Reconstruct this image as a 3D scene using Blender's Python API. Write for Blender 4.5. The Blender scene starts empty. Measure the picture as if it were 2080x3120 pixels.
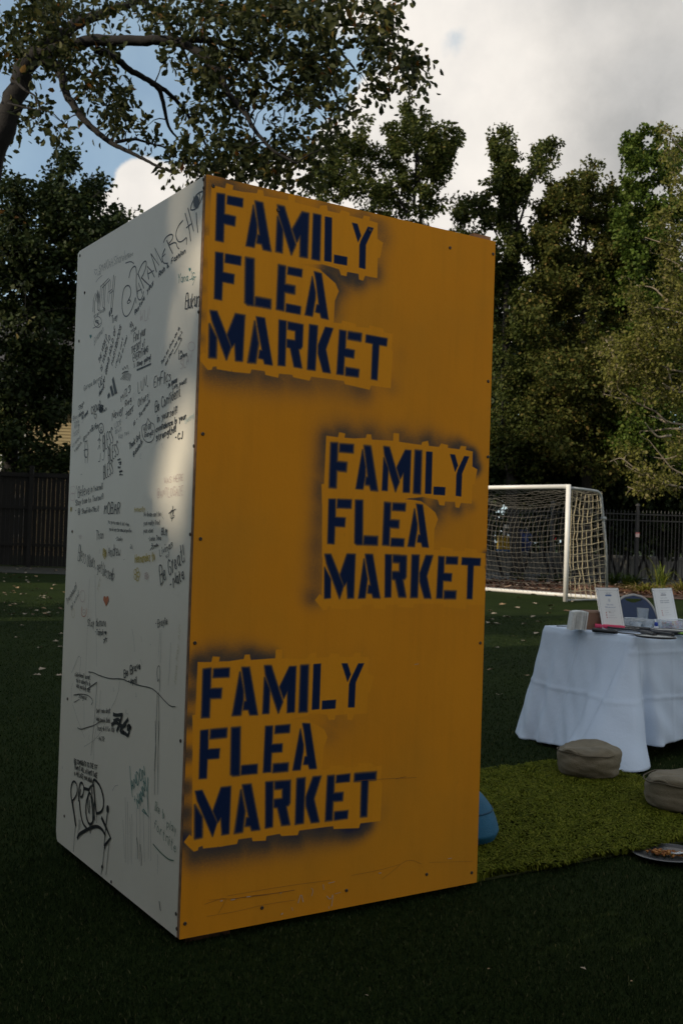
import bpy, bmesh, math, random
import numpy as np
from mathutils import Vector

# ------------------------------------------------------------------ camera
SC = bpy.context.scene
COL = SC.collection
FPX, CAMH, PITCH, ROLL = 3264.6, 1.3239, 0.022057, 0.032329
cp, sp, cr, sr = math.cos(PITCH), math.sin(PITCH), math.cos(ROLL), math.sin(ROLL)
FW = np.array([0, cp, sp]); _up = np.array([0, -sp, cp]); _rt = np.array([1.0, 0, 0])
RT = cr * _rt + sr * _up; UP = -sr * _rt + cr * _up
CAM = np.array([0, 0, CAMH])
cam_d = bpy.data.cameras.new("camera"); cam = bpy.data.objects.new("camera", cam_d); COL.objects.link(cam)
from mathutils import Matrix
cam.matrix_world = Matrix(((RT[0], UP[0], -FW[0], 0), (RT[1], UP[1], -FW[1], 0), (RT[2], UP[2], -FW[2], CAMH), (0, 0, 0, 1)))
cam_d.sensor_fit = 'VERTICAL'; cam_d.sensor_height = 36.0; cam_d.sensor_width = 24.0
cam_d.lens = FPX / 3120 * 36.0
cam_d.clip_start = 0.05; cam_d.clip_end = 2000
cam_d.dof.use_dof = True; cam_d.dof.focus_distance = 3.9; cam_d.dof.aperture_fstop = 9.0
SC.camera = cam

def ray(px, py):
    d = FW + RT * (px - 1040) / FPX + UP * (1560 - py) / FPX
    return d
def at(px, py, Y):
    """point on the pixel's ray at ground distance Y"""
    d = ray(px, py); return CAM + d * (Y / d[1])
def gnd(px, py, z=0.0):
    d = ray(px, py); return CAM + d * ((z - CAMH) / d[2])
def D2(x, y): return x / 0.753846, y / 0.753846     # overview coordinates -> photo pixels

# ------------------------------------------------------------------ light
SUN_EL = math.radians(27.0)
S_H = np.array([-0.86, -0.51]); S_H = S_H / np.linalg.norm(S_H)
SUN = np.array([S_H[0] * math.cos(SUN_EL), S_H[1] * math.cos(SUN_EL), math.sin(SUN_EL)])
sl = bpy.data.lights.new("sun", 'SUN'); sl.energy = 5.0; sl.angle = math.radians(0.53); sl.color = (1.0, 0.86, 0.66)
so = bpy.data.objects.new("sun", sl); COL.objects.link(so)
so.rotation_euler = Vector(SUN).to_track_quat('Z', 'Y').to_euler()
SC.view_settings.view_transform = 'Standard'; SC.view_settings.look = 'None'
SC.view_settings.exposure = -0.56; SC.view_settings.gamma = 1.0
SC.cycles.max_bounces = 6; SC.cycles.diffuse_bounces = 3; SC.cycles.transparent_max_bounces = 12
SC.cycles.sample_clamp_indirect = 4.0

W = bpy.data.worlds.new("World"); SC.world = W; W.use_nodes = True
NT = W.node_tree; NT.nodes.clear()
def nd(nt, t, **kw):
    n = nt.nodes.new(t)
    for k, v in kw.items(): setattr(n, k, v)
    return n
def mth(nt, op, a, b=None, c=None, clamp=False):
    n = nt.nodes.new('ShaderNodeMath'); n.operation = op; n.use_clamp = clamp
    for i, v in enumerate((a, b, c)):
        if v is None: continue
        if isinstance(v, (int, float)): n.inputs[i].default_value = v
        else: nt.links.new(v, n.inputs[i])
    return n.outputs[0]
def mixc(nt, f, a, b):
    n = nt.nodes.new('ShaderNodeMix'); n.data_type = 'RGBA'
    for k, v in ((0, f), (6, a), (7, b)):
        if isinstance(v, (int, float)): n.inputs[k].default_value = v
        elif isinstance(v, (tuple, list)): n.inputs[k].default_value = tuple(v) + (1,) if len(v) == 3 else v
        else: nt.links.new(v, n.inputs[k])
    return n.outputs[2]
def noise(nt, vec, scale, detail=4, rough=0.55, out=0):
    n = nt.nodes.new('ShaderNodeTexNoise'); n.inputs['Scale'].default_value = scale
    n.inputs['Detail'].default_value = detail; n.inputs['Roughness'].default_value = rough
    if vec is not None: nt.links.new(vec, n.inputs['Vector'])
    return n.outputs[out]
def ss(nt, v, a, b):
    n = nt.nodes.new('ShaderNodeMapRange'); n.interpolation_type = 'SMOOTHSTEP'
    nt.links.new(v, n.inputs[0]); n.inputs[1].default_value = a; n.inputs[2].default_value = b
    return n.outputs[0]

def build_world():
    nt = NT
    sky = nd(nt, 'ShaderNodeTexSky', sky_type='NISHITA'); sky.sun_disc = False
    sky.sun_elevation = SUN_EL; sky.sun_rotation = math.atan2(SUN[0], SUN[1])
    sky.air_density = 1.0; sky.dust_density = 0.6; sky.ozone_density = 1.6
    tc = nd(nt, 'ShaderNodeTexCoord'); v = tc.outputs['Generated']
    nz = noise(nt, v, 5.0, 7, 0.6); nz2 = noise(nt, v, 17.0, 6, 0.6); nzl = noise(nt, v, 2.1, 4, 0.5)
    # cloud banks: (overview x, y, angular radius in overview px)
    banks = [(1500, 120, 560), (1280, 420, 400), (960, 300, 170), (830, 390, 130), (700, 470, 110), (345, 455, 92),
             (275, 505, 70), (440, 470, 90), (560, 470, 100), (1200, -700, 620), (2600, 100, 900)]
    f = None
    for bx, by, r in banks:
        d = ray(*D2(bx, by)); d = d / np.linalg.norm(d)
        vd = nd(nt, 'ShaderNodeVectorMath', operation='DISTANCE'); nt.links.new(v, vd.inputs[0]); vd.inputs[1].default_value = tuple(d)
        g = mth(nt, 'MULTIPLY_ADD', vd.outputs['Value'], -1.0 / (r / 0.7538 / FPX), 1.0)
        g = mth(nt, 'MINIMUM', g, 0.8)
        f = g if f is None else mth(nt, 'SMOOTH_MAX', f, g, 0.12)
    # the small blue hole in the grey sheet
    d = ray(*D2(1050, 88)); d = d / np.linalg.norm(d)
    vd = nd(nt, 'ShaderNodeVectorMath', operation='DISTANCE'); nt.links.new(v, vd.inputs[0]); vd.inputs[1].default_value = tuple(d)
    hole = ss(nt, mth(nt, 'MULTIPLY_ADD', mth(nt, 'SUBTRACT', mth(nt, 'MULTIPLY_ADD', nz2, 0.6, nz), 0.8), 0.09, vd.outputs['Value']), 0.034, 0.010)
    # clouds over the rest of the sky, behind and beside the camera
    sep = nd(nt, 'ShaderNodeSeparateXYZ'); nt.links.new(v, sep.inputs[0])
    back = ss(nt, sep.outputs['Y'], 0.75, 0.2)
    gen = mth(nt, 'MULTIPLY', mth(nt, 'MULTIPLY_ADD', nzl, 3.0, -1.4), back)
    gen = mth(nt, 'MULTIPLY_ADD', mth(nt, 'SUBTRACT', 1.0, back), -3.0, gen)
    f = mth(nt, 'MAXIMUM', f, gen)
    f = mth(nt, 'MULTIPLY_ADD', mth(nt, 'SUBTRACT', nz, 0.5), 0.55, f)
    f = mth(nt, 'MULTIPLY_ADD', mth(nt, 'SUBTRACT', nz2, 0.5), 0.62, f)
    dens = mth(nt, 'MULTIPLY', ss(nt, f, -0.02, 0.12), mth(nt, 'MULTIPLY_ADD', hole, -0.75, 1.0))
    # thin veil over the blue part
    veil = mth(nt, 'MULTIPLY', ss(nt, noise(nt, v, 3.2, 6, 0.6), 0.30, 0.75), 0.40)
    veil = mth(nt, 'ADD', veil, 0.22)
    veil = mth(nt, 'MAXIMUM', veil, mth(nt, 'MULTIPLY', ss(nt, sep.outputs['Z'], 0.40, 0.16), 0.72))
    # bright rims, grey thick middles
    gsum = None
    for bx, by, r in ((1580, 280, 470), (1500, -250, 480), (1800, 500, 480)):
        d = ray(*D2(bx, by)); d = d / np.linalg.norm(d)
        vd = nd(nt, 'ShaderNodeVectorMath', operation='DISTANCE'); nt.links.new(v, vd.inputs[0]); vd.inputs[1].default_value = tuple(d)
        g = mth(nt, 'MAXIMUM', mth(nt, 'MULTIPLY_ADD', vd.outputs['Value'], -1.0 / (r / 0.7538 / FPX), 1.0), 0.0)
        gsum = g if gsum is None else mth(nt, 'SMOOTH_MAX', gsum, g, 0.2)
    gsum = mth(nt, 'MAXIMUM', gsum, mth(nt, 'MULTIPLY', back, 0.45))
    gsum = mth(nt, 'MULTIPLY_ADD', mth(nt, 'SUBTRACT', noise(nt, v, 4.2, 7, 0.6), 0.5), 1.15, gsum)
    grey = mth(nt, 'MULTIPLY', ss(nt, gsum, 0.10, 0.85), 0.95)
    bm = noise(nt, v, 6.0, 8, 0.62)
    lump = ss(nt, bm, 0.36, 0.66)
    ccol = mixc(nt, grey, (1.42, 1.34, 1.24), (0.575, 0.58, 0.575))
    ccol = mixc(nt, mth(nt, 'MULTIPLY', lump, 0.55), ccol, (1.02, 0.995, 0.96))
    mul = nd(nt, 'ShaderNodeVectorMath', operation='SCALE'); nt.links.new(sky.outputs[0], mul.inputs[0]); mul.inputs['Scale'].default_value = 1.2
    K = 0.15
    skyc = mixc(nt, veil, mul.outputs[0], (0.80 / K, 1.06 / K, 1.20 / K))
    cs = nd(nt, 'ShaderNodeVectorMath', operation='SCALE'); nt.links.new(ccol, cs.inputs[0]); cs.inputs['Scale'].default_value = 1.0 / K
    tot = mixc(nt, dens, skyc, cs.outputs[0])
    bg = nd(nt, 'ShaderNodeBackground'); bg.inputs['Strength'].default_value = K
    nt.links.new(tot, bg.inputs['Color'])
    out = nd(nt, 'ShaderNodeOutputWorld'); nt.links.new(bg.outputs[0], out.inputs[0])
build_world()

# ------------------------------------------------------------------ helpers
def mat(name, col, rough=0.7, var=0.0, vscale=8.0, bump=0.0, bscale=60.0, metal=0.0, spec=0.5, coat=0.0):
    m = bpy.data.materials.new(name); m.use_nodes = True; nt = m.node_tree
    b = nt.nodes['Principled BSDF']; b.inputs['Roughness'].default_value = rough; b.inputs['Metallic'].default_value = metal
    b.inputs['Specular IOR Level'].default_value = spec
    tc = nd(nt, 'ShaderNodeTexCoord')
    if var > 0:
        n = noise(nt, tc.outputs['Object'], vscale, 5, 0.6)
        c = mixc(nt, ss(nt, n, 0.25, 0.75), tuple(x * (1 - var) for x in col), tuple(min(1, x * (1 + var)) for x in col))
        nt.links.new(c, b.inputs['Base Color'])
    else: b.inputs['Base Color'].default_value = tuple(col) + (1,)
    if bump > 0:
        n = noise(nt, tc.outputs['Object'], bscale, 4, 0.6)
        bp = nd(nt, 'ShaderNodeBump'); bp.inputs['Strength'].default_value = bump; bp.inputs['Distance'].default_value = 0.01
        nt.links.new(n, bp.inputs['Height']); nt.links.new(bp.outputs[0], b.inputs['Normal'])
    return m

def leaf_mat(name, ramp, trans=0.35, rough=0.5, spec=0.25):
    """one colour per leaf, thin leaf that lets some light through"""
    m = bpy.data.materials.new(name); m.use_nodes = True; nt = m.node_tree; nt.nodes.clear()
    g = nd(nt, 'ShaderNodeNewGeometry'); cr_ = nd(nt, 'ShaderNodeValToRGB'); el = cr_.color_ramp.elements
    while len(el) < len(ramp): el.new(0.5)
    for e, (p, c) in zip(el, ramp): e.position = p; e.color = tuple(c) + (1,)
    nt.links.new(g.outputs['Random Per Island'], cr_.inputs[0])
    p = nd(nt, 'ShaderNodeBsdfPrincipled'); p.inputs['Roughness'].default_value = rough; p.inputs['Specular IOR Level'].default_value = spec
    t = nd(nt, 'ShaderNodeBsdfTranslucent'); mx = nd(nt, 'ShaderNodeMixShader'); mx.inputs[0].default_value = trans
    nt.links.new(cr_.outputs[0], p.inputs['Base Color']); nt.links.new(cr_.outputs[0], t.inputs['Color'])
    nt.links.new(p.outputs[0], mx.inputs[1]); nt.links.new(t.outputs[0], mx.inputs[2])
    o = nd(nt, 'ShaderNodeOutputMaterial'); nt.links.new(mx.outputs[0], o.inputs[0])
    return m

class MB:
    """collects vertices and faces of one mesh"""
    def __init__(s): s.v = []; s.f = []; s.n = 0
    def add(s, v, f):
        v = np.asarray(v, float).reshape(-1, 3)
        s.f += [tuple(int(i) + s.n for i in q) for q in f]; s.v.append(v); s.n += len(v); return s
    def box(s, c, size, rz=0.0, ax=None):
        hx, hy, hz = [q / 2 for q in size]
        p = np.array([(x, y, z) for z in (-hz, hz) for x, y in ((-hx, -hy), (hx, -hy), (hx, hy), (-hx, hy))])
        if ax is not None: p = p @ np.array(ax)
        else:
            c_, s_ = math.cos(rz), math.sin(rz); p = np.stack([p[:, 0] * c_ - p[:, 1] * s_, p[:, 0] * s_ + p[:, 1] * c_, p[:, 2]], 1)
        return s.add(p + np.array(c), [(3, 2, 1, 0), (4, 5, 6, 7), (0, 1, 5, 4), (1, 2, 6, 5), (2, 3, 7, 6), (3, 0, 4, 7)])
    def tube(s, pts, r, n=8, cap=True):
        pts = np.asarray(pts, float); m = len(pts); r = np.broadcast_to(np.asarray(r, float), (m,))
        t = np.gradient(pts, axis=0); t /= np.linalg.norm(t, axis=1, keepdims=True) + 1e-12
        ref = np.array([0, 0, 1.0]) if abs(t[0, 2]) < 0.9 else np.array([1.0, 0, 0])
        a = np.linspace(0, 2 * math.pi, n, endpoint=False); V = []
        u = np.cross(ref, t[0]); u /= np.linalg.norm(u)
        for i in range(m):
            u = u - t[i] * (u @ t[i]); u /= np.linalg.norm(u) + 1e-12; w = np.cross(t[i], u)
            V.append(pts[i] + r[i] * (np.cos(a)[:, None] * u + np.sin(a)[:, None] * w))
        F = [(i * n + j, i * n + (j + 1) % n, (i + 1) * n + (j + 1) % n, (i + 1) * n + j) for i in range(m - 1) for j in range(n)]
        if cap: F += [tuple(range(n))[::-1], tuple((m - 1) * n + j for j in range(n))]
        return s.add(np.concatenate(V), F)
    def lathe(s, prof, c=(0, 0, 0), n=24):
        prof = np.asarray(prof, float); a = np.linspace(0, 2 * math.pi, n, endpoint=False)
        V = np.concatenate([np.stack([r * np.cos(a), r * np.sin(a), np.full(n, z)], 1) for r, z in prof]) + np.array(c)
        m = len(prof)
        F = [(i * n + j, i * n + (j + 1) % n, (i + 1) * n + (j + 1) % n, (i + 1) * n + j) for i in range(m - 1) for j in range(n)]
        return s.add(V, F)
    def grid(s, P, wrap=False):
        P = np.asarray(P); a, b = P.shape[:2]
        F = [(i * b + j, i * b + (j + 1) % b, (i + 1) * b + (j + 1) % b, (i + 1) * b + j) for i in range(a - 1) for j in range(b if wrap else b - 1)]
        return s.add(P.reshape(-1, 3), F)
    def build(s, name, m, parent=None, smooth=False, loc=None):
        V = np.concatenate(s.v) if s.v else np.zeros((0, 3))
        if loc is not None: V = V - np.array(loc)
        V = V - wloc(parent)
        me = bpy.data.meshes.new(name); me.from_pydata(V.tolist(), [], s.f); me.update()
        if smooth: me.polygons.foreach_set('use_smooth', [True] * len(me.polygons))
        return link(name, me, m, parent, loc)
def wloc(o):
    p = np.zeros(3)
    while o is not None: p = p + np.array(o.location); o = o.parent
    return p
def link(name, me, m, parent=None, loc=None):
    o = bpy.data.objects.new(name, me); COL.objects.link(o)
    if m is not None: me.materials.append(m)
    if parent is not None: o.parent = parent
    if loc is not None: o.location = tuple(float(q) for q in loc)
    return o
def quads_mesh(name, V, nq, m, parent=None, smooth=False):
    """V: (k*nq verts) every nq consecutive vertices are one face"""
    V = np.ascontiguousarray(np.asarray(V).reshape(-1, 3) - wloc(parent), dtype=np.float32); k = len(V) // nq
    me = bpy.data.meshes.new(name); me.vertices.add(len(V)); me.vertices.foreach_set('co', V.ravel())
    me.loops.add(k * nq); me.loops.foreach_set('vertex_index', np.arange(k * nq, dtype=np.int32))
    me.polygons.add(k); me.polygons.foreach_set('loop_start', np.arange(0, k * nq, nq, dtype=np.int32))
    me.update(calc_edges=True); me.validate()
    return link(name, me, m, parent)
def idx_mesh(name, V, F, m, parent=None, smooth=False):
    """numpy verts and equal-sized faces"""
    V = np.ascontiguousarray(np.asarray(V) - wloc(parent), dtype=np.float32); F = np.ascontiguousarray(F, dtype=np.int32); nq = F.shape[1]
    me = bpy.data.meshes.new(name); me.vertices.add(len(V)); me.vertices.foreach_set('co', V.ravel())
    me.loops.add(F.size); me.loops.foreach_set('vertex_index', F.ravel())
    me.polygons.add(len(F)); me.polygons.foreach_set('loop_start', np.arange(0, F.size, nq, dtype=np.int32))
    if smooth: me.polygons.foreach_set('use_smooth', np.ones(len(F), dtype=bool))
    me.update(calc_edges=True)
    return link(name, me, m, parent)
def tag(o, label, cat, group=None):
    o['label'] = label; o['category'] = cat
    if group: o['group'] = group
    return o
def thing(name, label, cat, loc=(0, 0, 0), group=None, rz=0.0):
    o = bpy.data.objects.new(name, None); COL.objects.link(o); o.location = tuple(float(q) for q in loc); o.rotation_euler = (0, 0, rz)
    return tag(o, label, cat, group)
def struct(o, kind='structure'): o['kind'] = kind; return o
def dup(root, loc, rz, label=None, scale=None):
    r = root.copy(); COL.objects.link(r); r.location = tuple(float(q) for q in loc); r.rotation_euler = (root.rotation_euler[0], root.rotation_euler[1], rz)
    if label: r['label'] = label
    if scale: r.scale = (scale,) * 3
    for ch in list(root.children):
        c = ch.copy(); COL.objects.link(c); c.parent = r
        for g in ch.children:
            q = g.copy(); COL.objects.link(q); q.parent = c
    return r

# ------------------------------------------------------------------ setting
RS = np.random.RandomState
def turf_mat():
    m = bpy.data.materials.new("turf"); m.use_nodes = True; nt = m.node_tree; b = nt.nodes['Principled BSDF']
    b.inputs['Roughness'].default_value = 0.85; b.inputs['Specular IOR Level'].default_value = 0.03
    tc = nd(nt, 'ShaderNodeTexCoord'); v = tc.outputs['Object']
    n1 = noise(nt, v, 0.55, 5, 0.6); n2 = noise(nt, v, 90, 3, 0.7)
    c = mixc(nt, ss(nt, n1, 0.3, 0.7), (0.009, 0.018, 0.005), (0.021, 0.035, 0.008))
    c = mixc(nt, ss(nt, n2, 0.3, 0.75), c, (0.026, 0.038, 0.010))
    nt.links.new(c, b.inputs['Base Color'])
    bp = nd(nt, 'ShaderNodeBump'); bp.inputs['Strength'].default_value = 0.8; bp.inputs['Distance'].default_value = 0.02
    nt.links.new(noise(nt, v, 140, 3, 0.7), bp.inputs['Height']); nt.links.new(bp.outputs[0], b.inputs['Normal'])
    return m
struct(MB().add([(-400, -200, 0), (400, -200, 0), (400, 600, 0), (-400, 600, 0)], [(0, 1, 2, 3)]).build("ground", turf_mat()))

# short plastic grass blades on the near field
def turf_blades():
    r = RS(3); out = []
    n = 250000
    Y = 2.45 * (19.0 / 2.45) ** (r.rand(n) ** 1.75)
    X = (r.rand(n) * 2 - 1) * (0.36 * Y + 0.15)
    h = (0.007 + 0.009 * r.rand(n)) * np.clip(0.7 + Y / 12, 0.8, 1.2); w = 0.0011 + 0.0005 * Y * r.rand(n) * 0.8
    a = r.rand(n) * 6.283; l = r.rand(n) * 0.9; la = r.rand(n) * 6.283
    base = np.stack([X, Y, np.zeros(n)], 1); d = np.stack([np.cos(a), np.sin(a), 0 * a], 1) * w[:, None]
    mid = base + np.stack([np.cos(la) * l * h * .4, np.sin(la) * l * h * .4, h * .6], 1)
    tip = base + np.stack([np.cos(la) * l * h * 1.1, np.sin(la) * l * h * 1.1, h], 1)
    V = np.stack([base - d, base + d, mid + d * .8, tip, mid - d * .8], 1)
    m = leaf_mat("turf_blade", [(0, (0.012, 0.022, 0.008)), (0.45, (0.020, 0.034, 0.011)), (0.85, (0.034, 0.052, 0.016)), (0.97, (0.07, 0.085, 0.034)), (1, (0.12, 0.11, 0.05))], 0.15, 0.8, 0.06)
    struct(quads_mesh("grass", V, 5, m), 'stuff')
turf_blades()

# brown mulch bed along the iron fence, pavement and low concrete wall beyond it
M_mulch = mat("mulch", (0.085, 0.042, 0.026), 0.95, 0.55, 9.0, 1.0, 40)
def wavy_sheet(name, pts, z, m):
    return struct(MB().add([(x, y, z) for x, y in pts], [tuple(range(len(pts)))]).build(name, m))
wavy_sheet("mulch_ground", [(1.5, 30.2), (3.6, 29.6), (5.2, 28.2), (6.6, 27.6), (8.0, 27.0), (10, 26.2), (14, 25.8), (22, 25.5), (22, 35.6), (1.5, 35.6)], 0.012, M_mulch)
wavy_sheet("pavement", [(-6, 35.6), (40, 35.6), (40, 80), (-6, 80)], 0.008, mat("pavement", (0.10, 0.098, 0.094), 0.9, 0.15, 3))
wavy_sheet("soil_ground", [(-30, 29.2), (-6.5, 29.6), (-3, 31), (-3, 33.9), (-30, 33.9)], 0.010, mat("soil", (0.032, 0.032, 0.022), 0.95, 0.4, 4, 0.8, 30))
# mulch chips
def chips():
    r = RS(8); n = 5200
    X = 2.0 + r.rand(n) * 14; Y = 26 + r.rand(n) * 9.2
    ok = Y > 30.5 - (X - 1.5) * 0.42
    X, Y = X[ok], Y[ok]; n = len(X)
    a = r.rand(n) * 6.283; L = 0.03 + r.rand(n) * 0.07; w = L * (0.25 + r.rand(n) * .35)
    t = (r.rand(n) - .5) * 1.2
    u = np.stack([np.cos(a) * np.cos(t), np.sin(a) * np.cos(t), np.sin(t)], 1) * L[:, None]; v = np.stack([-np.sin(a), np.cos(a), (r.rand(n) - .5)], 1) * w[:, None]
    c = np.stack([X, Y, 0.03 + r.rand(n) * 0.05], 1)
    V = np.stack([c - u - v, c + u - v, c + u + v, c - u + v], 1)
    struct(quads_mesh("mulch_chips", V, 4, leaf_mat("chip", [(0, (0.05, 0.022, 0.012)), (0.6, (0.13, 0.06, 0.035)), (0.9, (0.26, 0.15, 0.10)), (1, (0.5, 0.38, 0.28))], 0.0, 0.9)), 'stuff')
chips()

M_conc = mat("concrete", (0.17, 0.165, 0.15), 0.9, 0.2, 2.5, 0.3, 30)
cw = MB()
cw.box((14, 44.2, 0.38), (26, 0.35, 0.76)); cw.box((14, 44.2, 0.82), (26.1, 0.45, 0.12))
for k in range(9): cw.box((2.5 + k * 3, 44.0, 0.40), (0.05, 0.06, 0.72))
tag(cw.build("concrete_wall", M_conc), "low pale concrete wall running behind the iron fence across the pavement", "wall")
wavy_sheet("terrace_ground", [(1, 44.38), (27, 44.38), (27, 60), (1, 60)], 0.75, mat("terrace", (0.06, 0.045, 0.03), 0.95, 0.3, 2))

# iron picket fence
M_iron = mat("black_iron", (0.012, 0.012, 0.013), 0.45, 0.2, 4)
M_ironpost = mat("dark_iron_post", (0.02, 0.02, 0.021), 0.5, 0.2, 4)
fy = 34.6
def iron_fence():
    root = thing("iron_fence", "tall black iron picket fence behind the goal and mulch bed", "fence", (10, fy, 0))
    x0, x1 = 0.4, 18.0; pitch = 0.118
    pk = MB()
    xs = np.arange(x0, x1, pitch)
    pick = []
    for i, x in enumerate(xs):
        pk.box((x, fy, 1.24), (0.021, 0.021, 2.28))
        pk.lathe([(0.016, 2.38), (0.012, 2.41), (0.0005, 2.47)], (x, fy, 0), 4)
    p = pk.build("pickets", M_iron, root); p['kind'] = 'stuff'
    for z in (0.22, 2.12, 2.32):
        MB().box(((x0 + x1) / 2, fy - 0.024, z), (x1 - x0, 0.026, 0.036)).build("rail", M_iron, root)
    for x in (2.0, 4.4, 6.8, 9.55, 12.0, 14.4, 16.8):
        b = MB().box((x, fy + 0.005, 1.3), (0.085, 0.085, 2.6)); b.lathe([(0.075, 2.6), (0.07, 2.64), (0.02, 2.68)], (x, fy + .005, 0), 4)
        b.build("post", M_ironpost, root)
    s = MB(); s.box((9.55, fy - 0.047, 1.68), (0.12, 0.006, 0.14))
    return root
iron_fence()
sg = thing("fence_notice", "small faded pink and white notice fixed to a post of the iron fence", "sign", (9.55, fy - 0.05, 1.60))
MB().box((9.55, fy - 0.047, 1.66), (0.125, 0.006, 0.15)).build("plate", mat("notice_white", (0.75, 0.55, 0.52), 0.5), sg)
MB().box((9.55, fy - 0.052, 1.715), (0.125, 0.003, 0.035)).build("stripe", mat("notice_red", (0.6, 0.16, 0.15), 0.5), sg)

# things beyond the fence
M_yel = mat("yellow_plastic", (0.52, 0.32, 0.02), 0.5, 0.15, 4)
p = at(1551, 1660, 43.0)
t = thing("storage_crate", "yellow crate on a blue base standing on the low concrete wall", "crate", (p[0], 44.2, 0.88))
MB().box((p[0], 44.2, 0.93), (0.62, 0.5, 0.09)).build("base", mat("blue_base", (0.03, 0.10, 0.25), 0.5), t)
b = MB().box((p[0], 44.2, 1.235), (0.58, 0.46, 0.52))
for k in (-.2, 0, .2): b.box((p[0] + k, 43.965, 1.235), (0.03, 0.02, 0.50))
b.build("crate_body", M_yel, t)
MB().box((p[0], 44.2, 1.51), (0.62, 0.5, 0.05)).build("lid", M_yel, t)
p = at(1598, 1660, 44.5)
t = thing("wheelie_bin", "dark blue wheelie bin beside the yellow crate behind the goal net", "bin", (p[0], 44.9, 0.75))
b = MB(); q = np.array([[(-.27, -.3), (.27, -.3), (.27, .3), (-.27, .3)], [(-.33, -.36), (.33, -.36), (.33, .36), (-.33, .36)]])
b.grid([[(p[0] + x, 44.9 + y, z) for x, y in qq] for qq, z in zip(q, (0.87, 1.75))], True); b.box((p[0], 44.9, .88), (.54, .6, .02))
M_bin = mat("bin_blue", (0.012, 0.03, 0.13), 0.45)
b.build("body", M_bin, t)
b = MB().box((p[0], 44.9, 1.79), (0.72, 0.80, 0.06)); b.tube([(p[0] - .3, 45.3, 1.76), (p[0] + .3, 45.3, 1.76)], .02); b.build("lid", M_bin, t)
for sgn in (-1, 1):
    MB().tube([(p[0] + sgn * .26, 45.18, .87), (p[0] + sgn * .31, 45.18, .87)], .10, 14).build("wheel", M_iron, t)
M_wp = mat("old_white_paint", (0.55, 0.53, 0.48), 0.6, 0.15)
t = thing("yard_railing", "white painted handrail on posts in the dark behind the blue bin", "railing", (8.3, 47, 0.75))
a_ = at(1532, 1604, 47); c_ = at(1622, 1606, 47)
MB().box(((a_[0] + c_[0]) / 2, 47, a_[2]), (c_[0] - a_[0], 0.06, 0.16)).build("rail", M_wp, t)
for x in (a_[0] + .05, c_[0] - .05): MB().box((x, 47.07, (a_[2] + .75) / 2), (0.09, 0.07, a_[2] - .75)).build("post", M_wp, t)
p = at(1690, 1620, 45.6)
t = thing("marker_post", "thin red marker post standing on the terrace behind the goal", "post", (p[0], 45.6, .75))
MB().tube([(p[0], 45.6, .75), (p[0], 45.6, 2.0)], .035, 8).build("pole", mat("post_grey", (.12, .12, .12), .6), t)
MB().tube([(p[0], 45.6, 1.45), (p[0], 45.6, 1.98)], .06, 10).build("sleeve", mat("red_plastic", (.45, .012, .02), .5), t)

# wooden board fence at the left
def board_fence():
    fyw = 34.0; zt = 3.02
    root = thing("board_fence", "dark weathered board fence with square posts behind the lawn at left", "fence", (-11, fyw, 0))
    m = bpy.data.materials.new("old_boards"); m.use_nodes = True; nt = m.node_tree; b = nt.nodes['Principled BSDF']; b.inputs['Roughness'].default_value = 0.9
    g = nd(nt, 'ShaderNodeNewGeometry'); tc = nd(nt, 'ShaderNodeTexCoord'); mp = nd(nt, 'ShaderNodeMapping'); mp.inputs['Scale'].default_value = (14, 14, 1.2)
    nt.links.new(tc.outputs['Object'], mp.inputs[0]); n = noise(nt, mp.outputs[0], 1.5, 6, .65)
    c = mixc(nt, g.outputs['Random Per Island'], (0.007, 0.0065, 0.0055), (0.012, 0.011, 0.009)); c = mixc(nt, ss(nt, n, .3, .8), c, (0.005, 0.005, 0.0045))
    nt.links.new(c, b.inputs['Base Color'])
    r = RS(5); bd = MB(); x = -18.0
    while x < -5.0:
        w = 0.135 + r.rand() * .012
        bd.box((x + w / 2, fyw + r.rand() * .01, zt / 2 + 0.03 - r.rand() * .02), (w - .008, 0.02, zt - .06)); x += w
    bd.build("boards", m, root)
    for z in (0.72, 1.9, 2.92):
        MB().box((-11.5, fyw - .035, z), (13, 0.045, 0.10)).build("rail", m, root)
    for x in (-16.6, -13.2, -9.83, -6.4):
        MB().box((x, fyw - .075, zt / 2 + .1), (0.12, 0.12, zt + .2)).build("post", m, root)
board_fence()

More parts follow.
